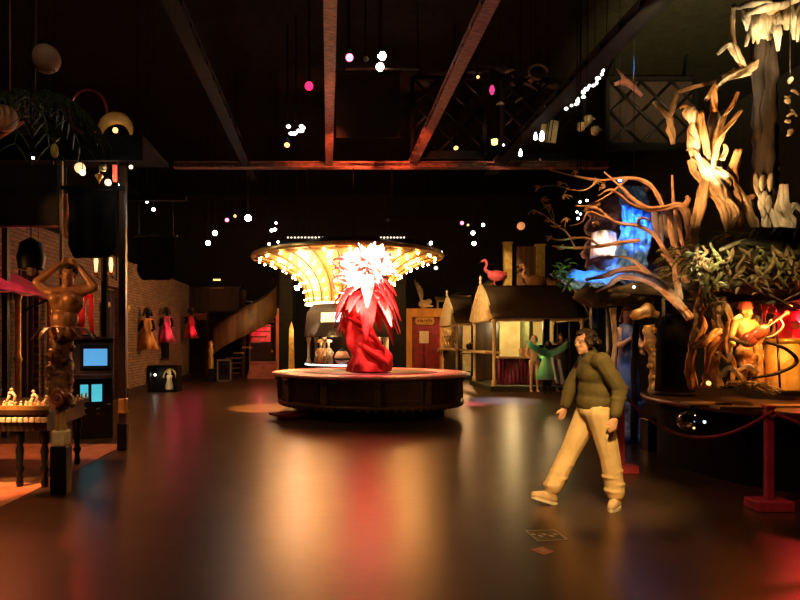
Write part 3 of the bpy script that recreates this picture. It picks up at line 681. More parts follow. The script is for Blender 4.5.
mannequin(561, 19.05, 1.78, 'mannequin in a dark brown coat at the stall front', mat('dark_skin', (.25, .12, .07), (.18, .08, .05), .5), mat('brown_coat', (.09, .05, .035), (.04, .02, .015), .7), BRH, [(0, 1.45), (.19, 1.45), (.2, 1.25), (.19, 1.0), (.22, .7), (.25, .2), (.2, .2)], dict())

# loft above the stalls with birds and the carved gate
t = thing('loft_platform', 'dark raised loft behind the nearer stall', 'platform', (7.5, 23.4, 0))
obj('deck', MB().box((7.2, 23.3, 3.42), (4.9, 1.6, .16)), BLACKM, t, True)
for x in (5.6, 8.9):
    for y in (22.7, 23.9): obj('leg', MB().box((x, y, 1.67), (.14, .14, 3.34)), BLACKM, t, True)
gt = thing('carved_gate', 'carved brown gate between two yellow posts on the loft', 'gate', (7.2, 23.2, 3.5))
YEL = mat('yellow_post', (.72, .55, .14), (.5, .34, .07), .6, scale=8, bump=.3)
for px, ww, hh in ((507.5, .3, 1.7), (540, .32, 1.62)):
    x = (px - VX) / FPX * 23.2 - 7.2; obj('post', MB().box((x, 0, hh / 2), (ww, .2, hh), bev=.02).box((x, 0, hh + .03), (ww + .06, .24, .07), bev=.015), YEL, gt)
x = (527 - VX) / FPX * 23.2 - 7.2
m = MB().box((x, .05, .8), (.75, .08, 1.6)); [m.box((x - .3 + .2 * k, -.0, .8), (.05, .04, 1.5)) for k in range(4)]
obj('leaf', m, WOOD, gt)
def bird(name, px, Y, z, s, mt, label, fl, legs):
    x = (px - VX) / FPX * Y; t = thing(name, label, 'bird', (x, Y, z)); m = MB(); bz = .42 if legs else .22
    m.ball((.08 * fl, 0, bz), (.3, .17, .19), 14, 10); m.ball((.3 * fl, 0, bz + .06), (.16, .08, .09), 10, 8)
    chain(m, spline([(-.12 * fl, 0, bz + .08), (-.3 * fl, 0, bz + .2), (-.24 * fl, 0, bz + .38), (-.3 * fl, 0, bz + .52), (-.4 * fl, 0, bz + .48)], 3), lerpr([.09, .055, .045, .05, .045], 13), 8)
    m.v = [v * s for v in m.v]; b = obj('body', fuse(m, .02 * s, 3), mt, t)
    obj('beak', MB().tube([(-.42 * fl * s, 0, (bz + .48) * s), (-.5 * fl * s, 0, (bz + .42) * s), (-.5 * fl * s, 0, (bz + .36) * s)], [.03 * s, .025 * s, .008 * s], 8), BLACKM, t)
    for e in (-1, 1):
        m = MB()
        for k in range(5): m.leaf((-.02 * fl * s, e * .15 * s, (bz + .1 - .03 * k) * s), (fl, e * .1, .1 - .1 * k), (.42 - .03 * k) * s, .1 * s, .1)
        obj('wing', m, mt, t)
        if legs: obj('leg', MB().tube([(.05 * fl * s, e * .06 * s, (bz - .1) * s), (.0, e * .06 * s, .2 * s), (.04 * fl * s, e * .06 * s, 0)], .018 * s, 6), mt, t)
FLAM = mat('flamingo_pink', (.85, .2, .25), (.7, .1, .14), .6, scale=7)
bird('flamingo', 494, 22.8, 3.5, 1.1, FLAM, 'pink flamingo figure standing above the nearer stall roof', 1, True)
bird('swan', 532, 22.7, 3.5, 1.15, mat('brown_feather', (.55, .3, .14), (.4, .2, .09), .6), 'brown swan figure sitting in front of the carved gate', 1, False)
t = thing('hen', 'small tan hen figure at the right end of the loft', 'bird', ((553 - VX) / FPX * 22.7, 22.7, 3.5))
m = MB().ball((0, 0, .15), (.24, .15, .15), 12, 8); m.ball((-.18, 0, .28), (.09, .08, .1), 10, 8); m.ball((.2, 0, .22), (.12, .05, .1), 8, 6); obj('body', fuse(m, .02, 2), MATS['brown_feather'], t)
obj('comb', MB().ball((-.2, 0, .39), (.06, .015, .04), 8, 6), REDP, t)
# cream roof behind the stalls and winged figure over the door
t = thing('stall_roof_far', 'warm lit cream awning roof rising behind the farther stall', 'awning', ((460 - VX) / FPX * 28.6, 28.6, 0)); t.name = 'awning'
obj('canopy', MB().sheet(lambda u, v: Vector((-1.1 + 2.6 * u, .7 * v - .3, 3.35 + .85 * u + .25 * v - .25 * math.sin(PI * u))), 10, 4, .05), CREAMP, t)
for x in (-1.0, 1.4): obj('post', MB().box((x, .2, 1.75 + (x > 0) * .35), (.09, .09, 3.5 + (x > 0) * .7)), GABM, t)
t = thing('winged_figure', 'small white winged figure perched on the orange door frame', 'figurine', ((424 - VX) / FPX * 28.2, 28.2, 3.03))
m = MB().ball((0, 0, .2), (.26, .16, .2), 12, 8); m.ball((.22, -.02, .3), (.16, .13, .15), 10, 8); limb(m, (-.05, -.1, .12), (.35, -.15, .1), .07, .05); obj('body', fuse(m, .025, 2), CREAMP, t)
for e in (-1, 1):
    m = MB()
    for k in range(5): m.leaf((-.12, .05 * e, .3), (-.35 + .12 * k, .15 * e, 1.0), .95 - .13 * k, .16, -.1)
    obj('wing', m, mat('white_feather', (.85, .75, .55), (.7, .55, .35), .6), t)

# ------------------------------------------------------------------ spiral stair, back left
t = thing('spiral_stair', 'brown spiral stair with a solid curving wooden side in the back corner', 'staircase', ((243 - VX) / FPX * 26.5, 26.5, 0))
for k in range(15):
    a = -2.6 + k * .26; z = .22 * (k + 1)
    m = MB().prism([(.15 * math.cos(a), .15 * math.sin(a)), (1.35 * math.cos(a - .16), 1.35 * math.sin(a - .16)), (1.35 * math.cos(a + .16), 1.35 * math.sin(a + .16))], z - .05, z, 'Z')
    obj('tread', m, WOOD, t)
obj('newel_post', MB().lathe([(.12, 0), (.12, 3.6), (.18, 3.65), (0, 3.8)], seg=14), DARKWOOD, t)
def fnb(u, v):
    a = -2.5 + 3.1 * u; return Vector((1.42 * math.cos(a), 1.42 * math.sin(a), 1.0 + 2.15 * u + (1.0 + .35 * u) * v))
obj('balustrade', MB().sheet(fnb, 30, 3, .06), WOOD, t)
obj('handrail', MB().tube([fnb(k / 24, 1.0) for k in range(25)], .05, 8), DARKWOOD, t)
t = thing('balcony', 'dark wooden balcony with small lamps in the back left corner', 'balcony', ((205 - VX) / FPX * 27.5, 27.5, 0))
obj('deck', MB().box((0, 0, 2.9), (3.2, 1.2, .12)), DARKWOOD, t); obj('railing', MB().box((0, -.55, 3.4), (3.2, .06, .9)).box((0, -.55, 3.9), (3.3, .12, .07)), DARKWOOD, t)
for x in (-1.4, .2): obj('post', MB().box((x, -.5, 1.42), (.12, .12, 2.84)), DARKWOOD, t)
obj('valance', MB().box((-.6, -.62, 2.62), (1.6, .06, .3)), mat('dark_red_cloth', (.25, .05, .04), (.15, .03, .02), .7), t)
for px, w in ((217, .3), (213, .9)): obj('lamp', MB().tube([((px - VX) / FPX * 26.8 - t.location.x - w / 2, -.72, 4.2 - .35 * (w > .5)), ((px - VX) / FPX * 26.8 - t.location.x + w / 2, -.72, 4.2 - .35 * (w > .5))], .035, 6), BULBO if w < .5 else mat('dim_rail', (.4, .2, .1), None, .4), t)
obj('lamp_bracket', MB().box((.3, -.66, 4.0), (.04, .06, .5)).box((-.3, -.66, 4.0), (.04, .06, .5)), BLACKM, t)
t = thing('red_poster', 'bright red poster on a board beyond the orange framed doorway', 'poster', ((261 - VX) / FPX * 27.3, 27.3, 0))
obj('board', MB().box((0, .03, 1.0), (.9, .05, 2.5)), DARKW, t); obj('sheet', MB().box((0, -.02, 1.9), (.85, .02, .75)), mat('poster_red', (.7, .05, .1), (.9, .35, .3), .6, scale=4), t)
point((-2.9, 26.5, 2.3), 30, (1, .12, .15), .05)
m = MB(); [m.box((0, .3 * k, .1 + .17 * k), (1.1, .34, .17)) for k in range(4)]
solo('entry_steps', m, mat('dusty_red_step', (.45, .14, .12), (.3, .09, .08), .7), 'short flight of dusty red steps below the red poster', 'steps', loc=((262 - VX) / FPX * 25.6, 25.3, 0))
t = thing('speaker_cabinet', 'black box speaker with a pale metal frame below the spiral stair', 'speaker', ((225 - VX) / FPX * 24.2, 24.2, 0))
obj('case', MB().box((0, 0, .42), (.52, .4, .8), bev=.02), BLACKM, t); m = MB()
for x in (-.25, .25): m.box((x, -.21, .42), (.05, .04, .82))
for z in (.03, .82): m.box((0, -.21, z), (.55, .04, .05))
obj('frame', m, mat('pale_metal', (.4, .38, .33), (.3, .28, .25), .4, .6), t); obj('cone', MB().lathe([(.19, 0), (.12, .03), (.05, .02), (0, .03)], seg=20).xf((0, -.205, .42), rot=Matrix.Rotation(PI / 2, 3, 'X')), BLACK, t)
t = thing('lamp_statuette', 'slim gilded statuette standing beside the box speaker', 'statuette', ((211 - VX) / FPX * 24, 24, 0))
obj('figure', MB().lathe([(.1, .5), (.12, .8), (.08, 1.0), (.13, 1.2), (.06, 1.35), (.1, 1.45), (.07, 1.55), (0, 1.6)], seg=14), GOLD, t); obj('pedestal', MB().box((0, 0, .25), (.28, .28, .5), bev=.02), BLACKM, t)

# ------------------------------------------------------------------ left colonnade
XC = -2.87
BF = 8.9
t = thing('booth_frame', 'tall black booth frame with a deep fascia on the left', 'booth', (-4.2, BF, 0))
obj('fascia', MB().box((-4.35, BF, 4.35), (3.4, .08, .36)), BLACK, t, True); obj('roof_deck', MB().box((-4.35, 9.6, 4.5), (3.4, 1.4, .06)), BLACK, t, True)
obj('crossbar', MB().box((-3.36, BF, 3.78), (.92, .06, .05)), BLACKM, t, True)
for x, y in ((-5.3, 10.2), (-3.37, 10.2)): obj('leg', MB().box((x, y, 2.24), (.09, .09, 4.48)), BLACKM, t, True)
hp = thing('herm_post', 'carved post topped by a bare chested bronze figure with arms over its head', 'statue', (-2.79, 6.48, 0))
obj('foot', MB().box((0, 0, .25), (.17, .17, .5), bev=.015), BLACKM, hp)
obj('capital_block', MB().box((0, 0, .58), (.15, .15, .17), bev=.02), IVORY, hp)
obj('neck', MB().lathe([(.07, .66), (.05, .72), (.045, .8), (.06, .9)], seg=14), mat('tan_gilding', (.45, .28, .1), (.25, .14, .05), .5, .3), hp)
m = MB(); m.tube(spline([(0, 0, .88), (0, 0, 1.2), (0, 0, 1.65)], 6), lerpr([.09, .13, .1], 13), 14, gn=.4, gs=8)
for k in range(16): 
    a = k * 2.4; z = .92 + k * .045; r = .115; p = [(r * math.cos(a + u * .5) * (1 - .25 * u / 5), r * math.sin(a + u * .5) * (1 - .25 * u / 5), z + .03 * math.sin(u)) for u in range(6)]; m.tube(p, [.034, .032, .028, .024, .02, .012], 6)
obj('carved_shaft', m, mat('carved_wood', (.3, .15, .07), (.1, .045, .02), .4, .2, scale=12, bump=.5), hp)
obj('scroll', MB().tube([(.02 + .075 * math.cos(u * .55) * (1 - u / 24), -.12, 1.0 + .085 * math.sin(u * .55) * (1 - u / 24)) for u in range(20)], .03, 8), mat('red_bronze', (.28, .09, .06), (.16, .05, .03), .35, .4), hp)
obj('scroll', MB().tube([(-.06 + .06 * math.cos(-u * .55) * (1 - u / 24), -.1, 1.28 + .07 * math.sin(-u * .55) * (1 - u / 24)) for u in range(20)], .026, 8), MATS['tan_gilding'], hp)
T = Vector((.1, 0, .55))
b = MB(); zo = 1.14
def hv(x, y, z): return Vector((x, y, z))
b.ball(hv(.03, 0, 1.68), (.15, .12, .12), 14, 10); b.ball(hv(.04, -.01, 1.82), (.145, .11, .14), 14, 10); b.ball(hv(.06, 0, 2.0), (.18, .125, .16), 16, 12); b.ball(hv(-.02, -.09, 2.03), (.08, .05, .07), 10, 8); b.ball(hv(.14, -.09, 2.03), (.08, .05, .07), 10, 8)
limb(b, hv(.06, 0, 2.1), hv(.08, -.02, 2.22), .065, .055)
for e, sh, el, wr in ((-1, (-.12, 0, 2.1), (-.235, -.04, 2.2), (.0, -.03, 2.39)), (1, (.23, 0, 2.12), (.36, -.03, 2.15), (.2, -.02, 2.36))):
    limb(b, hv(.06, .0, 2.08), sh, .08, .068); limb(b, sh, el, .062, .048); limb(b, el, wr, .047, .032); hand_mb(b, wr, (.55 * -e, 0, .18), 1, (0, -.5, .8), .5)
q = head_mb(b, (.09, -.03, 2.27), (.25, -1, -.1), .95)
obj('torso', fuse(b, .011, 3), BRONZE, hp); obj('hair', hair_mb((.09, -.03, 2.27), (.25, -1, -.1), .95), BRH, hp)
m = MB()
for k in range(9): m.leaf((.03 + .15 * math.cos(k * .7), .1 * math.sin(k * .7), 1.72), (math.cos(k * .7), math.sin(k * .7), .2), .17, .09, .9)
obj('leaf_skirt', m, MATS['carved_wood'], hp)
t = thing('dark_post', 'slim dark post with a gold collar beyond the bronze herm post', 'post', ((123 - VX) / FPX * 9, 9.0, 0))
obj('shaft', MB().box((0, 0, 2.07), (.1, .1, 4.1), bev=.012), DARKWOOD, t); obj('base', MB().box((0, 0, .2), (.14, .14, .4), bev=.02), BLACKM, t)
obj('gold_collar', MB().box((0, -.0, .66), (.12, .12, .2), bev=.02).lathe([(.07, .54), (.09, .56), (.07, .58)], seg=12), GOLD, t)
t = thing('slim_rail_post', 'thin reddish upright rail beside the first hanging black banner', 'post', ((61.5 - VX) / FPX * BF, BF, 0))
obj('shaft', MB().box((0, 0, 2.1), (.04, .04, 4.14)), WOOD, t); obj('base', MB().box((0, 0, .03), (.1, .1, .06)), BLACKM, t)
def banner(px0, px1, Y, py0, py1, label, up):
    a, b = P(px0, py0, Y), P(px1, py1, Y); cx = (a.x + b.x) / 2; h = (b.x - a.x) / 2
    t = thing('hanging_banner', label, 'banner', (cx, Y, a.z), 'black rounded banners')
    def fn(u, v):
        s = (u - .5) * 2; low = (b.z - a.z) * (1 - .2 * max(0, (abs(s) - .7) / .3) ** 2); return Vector((s * h * (.93 + .07 * abs(math.cos(v * 3))), .02 * math.sin(u * 14) * (.4 + v), low * v))
    obj('cloth', MB().sheet(fn, 24, 8, .02), BLACK, t); obj('rod', MB().tube([(-h - .04, 0, 0), (h + .04, 0, 0)], .02, 6), BLACKM, t)
    for e in (-1, 1): obj('hanger', MB().tube([(e * h * .9, 0, 0), (e * h * .9, 0, up - a.z)], .008, 5), BLACKM, t)
banner(68, 115, BF, 190, 258, 'black banner with rounded corners between the thin rail and the dark post', 3.76)
banner(137, 175, 11.8, 236, 280, 'black banner with rounded corners beyond the dark post', 4.3)
t = thing('banner_gallows', 'black timber gallows carrying the farther rounded banner', 'frame', (-2.75, 11.8, 0))
obj('crossbar', MB().box((-.75, 0, 4.3), (1.6, .1, .1)), BLACK, t); obj('post', MB().box((-1.5, 0, 2.15), (.1, .1, 4.3)), BLACK, t)
t = thing('hanging_sign', 'wide black signboard hanging at the far left beside the thin rail', 'signboard', (-4.45, BF - .02, 3.2))
obj('board', MB().box((-.0, 0, .46), (1.2, .06, .9), bev=.02), mat('dark_signboard', (.02, .013, .01), (.012, .008, .006), .8), t); obj('lower_edge', MB().box((0, -.035, .02), (1.2, .03, .03)), mat('dull_red_edge', (.4, .1, .07), None, .5), t); obj('hanger', MB().box((-.5, 0, .95), (.03, .03, .12)).box((.5, 0, .95), (.03, .03, .12)), BLACKM, t)
# hanging glass lantern
t = thing('glass_lantern', 'dark hanging lantern with a pale glass below the black signboard', 'lantern', ((31 - VX) / FPX * 6.8, 6.8, 2.3))
obj('hood', MB().lathe([(.13, .08), (.15, .2), (.12, .36), (.03, .42), (0, .42)], seg=16), BLACKM, t); obj('glass', MB().lathe([(0, 0), (.04, .02), (.055, .1), (.04, .2)], seg=12), mat('lantern_glass', (.5, .45, .3), (.3, .28, .2), .15), t); obj('chain', MB().tube([(0, 0, .42), (0, 0, 6.3)], .006, 5), BLACK, t)
# things tucked inside the black booth
def lantern(px, py, Y, r, m1, label, drop=True, ztop=4.45, cat='lamp', name='globe_lamp', grp=None):
    c = P(px, py, Y); t = thing(name, label, cat, c, grp); obj('globe', MB().ball((0, 0, 0), r, 14, 10), m1, t); obj('cap', MB().lathe([(r * .4, r * .85), (r * .45, r * 1.15), (0, r * 1.2)], seg=10), BLACKM, t)
    if drop: obj('cord', MB().tube([(0, 0, r), (0, 0, ztop - c.z)], .005, 5), BLACK, t)
lantern(80, 168, 9.3, .08, glow('soft_cream', (1, .7, .35), 1.1), 'upper cream globe lamp inside the black booth'); lantern(82.5, 172.5, 9.1, .045, glow('soft_white', (1, .85, .6), 2), 'small white globe lamp inside the black booth'); lantern(108, 182.5, 9.2, .05, glow('soft_pinkish', (1, .6, .45), 1.6), 'round pinkish globe lamp beside the red tube inside the black booth')
lantern(122, 185, 9.1, .05, STARW, 'glaring white spotlight bulb at the end of the black booth')
lantern(131, 167, 9.4, .03, MATS['soft_white'], 'small white bulb high beyond the black booth'); lantern(103, 167.5, 9.3, .06, mat('olive_glass', (.35, .3, .1), (.2, .18, .05), .3), 'dull olive globe lamp inside the black booth')
t = thing('red_tube_lamp', 'short upright red tube lamp inside the black booth', 'lamp', P(115, 182, 9.3)); obj('tube', MB().box((0, 0, .13), (.06, .06, .26), bev=.02), glow('red_tube', (1, .1, .05), 1.2), t); obj('holder', MB().box((0, 0, .3), (.08, .08, .1)).tube([(0, 0, .3), (0, 0, 4.47 - t.location.z)], .01, 5), BLACKM, t)
t = thing('cone_pendant', 'golden upside down cone pendant inside the black booth', 'pendant', P(99, 184, 9.3)); obj('cone', MB().lathe([(0, 0), (.06, .12), (.05, .14), (0, .14)], seg=12), GOLD, t); obj('cord', MB().tube([(0, 0, .14), (0, 0, 4.47 - P(99, 184, 9.3).z)], .006, 5), BLACKM, t)
point((-3.4, 9.5, 4.1), 5, (1, .5, .2), .03)
t = thing('orange_cloth_strip', 'narrow glowing orange drape hanging left of the first black banner', 'drape', P(66, 238, 9.1)); obj('cloth', MB().sheet(lambda u, v: Vector((.09 * (u - .5) * (1 - .5 * v) + .02 * math.sin(v * 7), .02 * math.sin(u * 9), .65 * (1 - v))), 6, 10, .01), mat('orange_cloth', (.8, .35, .06), (.65, .24, .04), .6), t); obj('rod', MB().tube([(0, 0, .65), (0, 0, 4.47 - t.location.z)], .008, 5), BLACKM, t)
spot((-4.0, 6.6, 3.4), P(66, 215, 9.1), 60, (1, .45, .12), 14, .6)
for i, (px, py, hh, lb) in enumerate(((96, 267, .3, 'tall'), (111, 267, .24, 'middle'), (121.5, 273, .2, 'short'))):
    t = thing('candle_sconce', lb + ' pale candle lamp behind the herm statue', 'lamp', P(px, py + 6, 9.6)); obj('candle', MB().lathe([(0, 0), (.02, .02), (.035, hh * .6), (.02, hh), (0, hh)], seg=10), glow('candle_glow', (1, .6, .3), .9 if i else 1.6), t); obj('cup', MB().lathe([(0, -.06), (.05, -.02), (.05, .01), (0, .01)], seg=10), GOLD, t); obj('arm', MB().tube([(0, 0, -.04), (0, .25, -.1), (0, .25, 4.47 - t.location.z)], .012, 5), BLACKM, t)

# racing game table
gtb = thing('game_table', 'long dark game table with a lit front edge beside the herm post', 'table', (-4.3, 6.9, 0))
obj('tabletop', MB().prism([(-6.2, 6.62), (-2.98, 6.62), (-3.12, 8.1), (-6.2, 8.1)], .8, .85, 'Z'), DARKWOOD, gtb, True)
obj('apron', MB().prism([(-6.15, 6.66), (-3.02, 6.66), (-3.16, 8.04), (-6.15, 8.04)], .62, .8, 'Z'), DARKWOOD, gtb, True)
lp = [(.05, .64), (.055, .5), (.03, .46), (.045, .4), (.03, .25), (.05, .2), (.028, .14), (.04, .05), (.03, 0), (0, 0)]
for x, y in ((-3.35, 6.52 + .22), (-3.08, 6.74), (-3.22, 7.96), (-3.2, 7.5), (-6.0, 6.74), (-6.0, 7.96)): obj('leg', MB().lathe(lp, (x, y, 0), 12), BLACKM, gtb, True)
for k in range(26):
    x = -3.04 - k * .062; obj('number_tile', MB().box((x, 6.64, .745), (.05, .05, .055), bev=.008), IVORY, gtb, True)
obj('rail', MB().box((-4.6, 6.68, .87), (3.2, .05, .04)), GOLD, gtb, True)
pw = thing('game_figure', 'small yellow game figure in the row along the lit table edge', 'game piece', (-3.06, 6.76, .85), 'yellow figures along the game table')
b1 = obj('base', MB().lathe([(0, 0), (.026, 0), (.026, .012), (.012, .02), (0, .02)], seg=10), IVORY, pw); b2 = obj('body', MB().lathe([(.018, .02), (.02, .035), (.012, .055), (.0, .06)], seg=10).ball((.004, 0, .068), .015, 8, 6), IVORY, pw)
for k in range(1, 26): dup(pw, (-3.06 - k * .064, 6.76 + .09 * RND.random(), .85), 0)
for k in range(7): dup(pw, (-3.02 - .012 * k, 6.95 + k * .16, .85), 1.5, 'small yellow game figure on the short side of the table behind the herm post')
for k, (px, hh) in enumerate(((7, .13), (14, .17), (30, .1), (36, .15), (44, .09))):
    t = thing('game_jockey', ('tallest', 'second tallest', 'small', 'leaning', 'smallest')[k] + ' gilded jockey figure above the row on the game table', 'game piece', ((px - VX) / FPX * 7.0, 7.0, .85)); obj('rider', MB().tube([(0, 0, .05), (.015, 0, hh * .7), (.03 * (-1) ** k, 0, hh)], [.022, .016, .018], 8).ball((.03 * (-1) ** k, 0, hh + .02), .02, 8, 6), IVORY, t); obj('base', MB().box((0, 0, .025), (.07, .04, .05), bev=.01), GOLD, t)
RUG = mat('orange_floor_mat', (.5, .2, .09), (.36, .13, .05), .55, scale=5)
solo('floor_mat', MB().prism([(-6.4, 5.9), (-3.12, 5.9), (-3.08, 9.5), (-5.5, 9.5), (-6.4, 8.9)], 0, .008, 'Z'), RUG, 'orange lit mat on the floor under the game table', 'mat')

# jukebox
jb = thing('jukebox', 'dark jukebox cabinet with a blue screen and two teal windows', 'jukebox', ((93 - VX) / FPX * 10.2, 10.2, 0), rz=.35)
obj('cabinet', MB().box((0, .1, .5), (.62, .5, 1.0), bev=.02), BLACKM, jb); obj('hood', MB().prism([(-.2, 1.0), (.3, 1.0), (.35, 1.6), (.2, 1.62), (-.0, 1.58)], -.31, .31, 'X'), DARKWOOD, jb)
obj('top', MB().box((0, .15, 1.63), (.66, .5, .05), bev=.02), DARKWOOD, jb)
obj('shelf', MB().box((0, -.24, 1.02), (.62, .3, .06), bev=.015), DARKWOOD, jb)
sc = obj('bezel', MB().box((.04, -.12, 1.32), (.46, .05, .4), rot=Matrix.Rotation(-.3, 3, 'X')), BLACKM, jb); obj('screen', MB().box((.04, -.15, 1.32), (.36, .02, .28), rot=Matrix.Rotation(-.3, 3, 'X')), glow('blue_screen', (.1, .45, .9), .8), sc)
obj('screen_picture', MB().box((-.06, -.163, 1.29), (.11, .012, .18), rot=Matrix.Rotation(-.3, 3, 'X')), glow('peach_picture', (.9, .6, .5), .7), sc)
for x, w in ((-.13, .12), (.06, .16)): obj('teal_window', MB().box((x, -.16, .74), (w, .02, .28), bev=.008), glow('teal_panel', (.08, .6, .75), .85), jb)
for i, (x, z) in enumerate(((-.12, .5), (.08, .48), (-.12, .4), (.08, .4), (.25, .55))): obj('button', MB().ball((x, -.16, z), (.035, .015, .018), 8, 6), mat('steel_button', (.5, .55, .6), None, .25, .8), jb)
t = thing('red_loop_ornament', 'glossy red looped ornament standing on top of the jukebox', 'ornament', ((88 - VX) / FPX * 10.4, 10.4, 1.66))
GLR = mat('gloss_red', (.75, .04, .03), (.6, .02, .02), .15)
obj('loop', MB().tube(spline([(-.1, 0, 0), (-.08, -.02, .35), (-.06, 0, .62), (.0, 0, .72), (.06, 0, .6), (.06, -.02, .35), (.08, 0, 0)], 5), .04, 10), GLR, t); obj('bulge', MB().ball((-.12, -.03, .32), (.1, .08, .16), 12, 8), GLR, t); obj('foot', MB().box((0, 0, .015), (.32, .16, .03), bev=.01), BLACKM, t)
spot((-3.4, 8.6, 2.6), (-4.02, 10.4, 2.0), 24, (1, .5, .4), 14, .6)

# left wall dressing
t = thing('pink_awning', 'pink scalloped awning on the brick wall at the far left', 'awning', (-5.0, 9.9, 2.35))
obj('canopy', MB().sheet(lambda u, v: Vector((-.6 + .7 * v, -1.0 + 2.3 * u, .42 - .4 * v - .05 * abs(math.sin(u * 3 * PI)) * v)), 30, 6, .02), PINK, t); obj('front_bar', MB().tube([(.08, -1.0, -.0), (.08, 1.3, -.0)], .02, 6), DARKWOOD, t)
[obj('bracket', MB().tube([(-.6, y, -.3), (.05, y, .0)], .02, 6), BLACKM, t) for y in (-.9, 1.2)]
for i, (y, lb) in enumerate(((11.6, 'dark curtain in the opening of the brick wall behind the game table'), (16.1, 'dark curtain in the opening of the brick wall beyond the jukebox'))):
    t = thing('curtain', lb, 'curtain', (-5.75, y, 0)); obj('cloth', MB().sheet(lambda u, v: Vector((.07 * math.sin(u * 22), -.42 + .84 * u, 2.9 - 2.85 * v)), 40, 4, .02), mat('plum_curtain', (.05, .015, .03), (.03, .01, .02), .8), t); obj('rod', MB().tube([(0, -.5, 2.93), (0, .5, 2.93)], .025, 6), GOLD, t)
for y, lb in ((11.0, 'slim gilded column left of the dark wall opening behind the game table'), (12.25, 'slim gilded column right of the dark wall opening behind the game table'), (13.4, 'slim gilded column of the brick wall behind the herm statue'), (15.3, 'slim gilded column beside the jukebox side of the brick wall'), (16.85, 'slim gilded column at the start of the long brick wall')):
    t = thing('wall_column', lb, 'column', (-5.5, y, 0)); obj('shaft', MB().lathe([(.06, .3), (.07, .34), (.05, .5), (.055, 1.2), (.08, 1.26), (.05, 1.32), (.05, 2.3), (.09, 2.42)], seg=12), GOLD, t); obj('base', MB().box((0, 0, .15), (.2, .2, .3), bev=.02), DARKWOOD, t); obj('capital', MB().box((0, 0, 2.48), (.2, .2, .12), bev=.02), GOLD, t)
def puppet(px, py, Y, s, robe, label, hd):
    c = P(px, py, Y); c.x = max(c.x, -5.35); t = thing('wall_puppet', label, 'puppet', c, 'robed puppets on the brick wall')
    obj('robe', MB().lathe([(.0, .02), (.17, -.06), (.19, -.3), (.15, -.5), (.24, -.75), (.3, -1.1), (.2, -1.0), (0, -.2)], seg=26, mod=lambda a, z: 1 + .2 * math.sin(a * 5 + z * 5) + .12 * math.sin(a * 3 - z * 7)).xf(sc=s), robe, t)
    m = MB(); head_mb(m, (0, 0, .18), (.7, -1, 0), 1.5); limb(m, (0, 0, -.05), (0, 0, .1), .07, .06)
    for e in (-1, 1): chain(m, [(.16 * e, -.0, -.12), (.27 * e, -.1, -.4), (.16 * e + .1, -.34, -.35 - .1 * e)], [.07, .06, .04]); hand_mb(m, (.16 * e + .1, -.34, -.35 - .1 * e), (.3, -.6, .2), 1.2, (0, 0, 1), .3)
    m.v = [v * s for v in m.v]; obj('body', fuse(m, .018, 2), hd, t); obj('hair', hair_mb(Vector((0, 0, .18)) * s, (.7, -1, 0), 1.5 * s, .1), BRH, t)
    obj('wall_bracket', MB().tube([(-.3, .12, -.1), (0, .08, -.1)], .03, 6), BLACKM, t)
puppet(165, 316, 20.6, .8, PINK, 'puppet in a pink lit robe high on the brick wall', BLACKM); puppet(191, 315, 23.6, .8, CRIMSON, 'puppet in a crimson lit robe at the far end of the brick wall', BLACKM); puppet(143, 318, 18.4, .85, MATS['orange_cloth'], 'puppet in an orange lit robe nearest on the brick wall', BLACKM)  # robe colours stand in for pink, red and orange light on the drapes
m = MB(); t = thing('wall_grille', 'dark barred grille below the pink lit puppet', 'grille', (-5.56, 21.2, .95))
for k in range(6): m.box((0, -.4 + .16 * k, .45), (.04, .03, .9))
obj('bars', m, BLACKM, t); obj('frame', MB().box((0, 0, .9), (.06, 1.0, .06)).box((0, 0, .0), (.06, 1.0, .06)), BLACKM, t)
t = thing('display_box', 'black display box with a lit figurine on the floor by the brick wall', 'display case', (-5.08, 19.4, 0))
obj('case', MB().box((0, .3, .4), (.86, .06, .78)).box((-.42, 0, .4), (.04, .6, .78)).box((.42, 0, .4), (.04, .6, .78)).box((0, 0, .79), (.9, .64, .05)).box((0, 0, .03), (.9, .64, .06)), BLACKM, t)
obj('lamp', MB().ball((-.3, -.1, .52), .035, 8, 6), BULBW, t)
t = thing('lit_figurine', 'small cream figurine glowing inside the black display box', 'figurine', (-4.96, 19.4, .06)); m = MB().lathe([(.12, 0), (.13, .1), (.07, .3), (.1, .42), (0, .48)], seg=14); m.ball((0, 0, .52), .08, 10, 8); obj('body', m, CREAMP, t); obj('halo', MB().tube([(.2 * math.cos(a / 8), .06, .34 + .28 * math.sin(a / 8)) for a in range(26)], .03, 6), GOLD, t)
spot(Vector((-4.9, 18.7, .75)), t.location + Vector((0, 0, .3)), 14, (1, .8, .5), 60, .5, .03)
# ------------------------------------------------------------------ walking visitor
wk = thing('person', 'person in an olive jacket and khaki trousers walking across the hall', 'person', (2.44, 6.0, 0))
fw = Vector((-1, -.25, 0)).normalized()
J = dict(pelvis=(.15, 0, .93), waist=(.155, 0, 1.06), chest=(.14, 0, 1.27), neck=(.1, 0, 1.45), head=(.045, -.01, 1.575),
         sL=(.12, -.2, 1.4), eL=(.26, -.27, 1.14), wL=(.2, -.3, .9), sR=(.15, .2, 1.4), eR=(.02, .27, 1.15), wR=(-.04, .28, .93),
         hL=(.14, -.1, .9), kL=(.24, -.11, .48), aL=(.3, -.1, .1), hR=(.13, .1, .9), kR=(-.06, .1, .5), aR=(-.27, .06, .115))
J = {k: Vector(v) for k, v in J.items()}
b = MB()
b.ball(J['pelvis'], (.12, .15, .12), 14, 10); b.ball(J['waist'], (.11, .14, .14)); b.ball(J['chest'], (.12, .17, .17), 14, 10); b.ball((.12, 0, 1.38), (.09, .16, .09), 12, 8)
limb(b, (.12, 0, 1.38), (.06, -.005, 1.52), .065, .055)
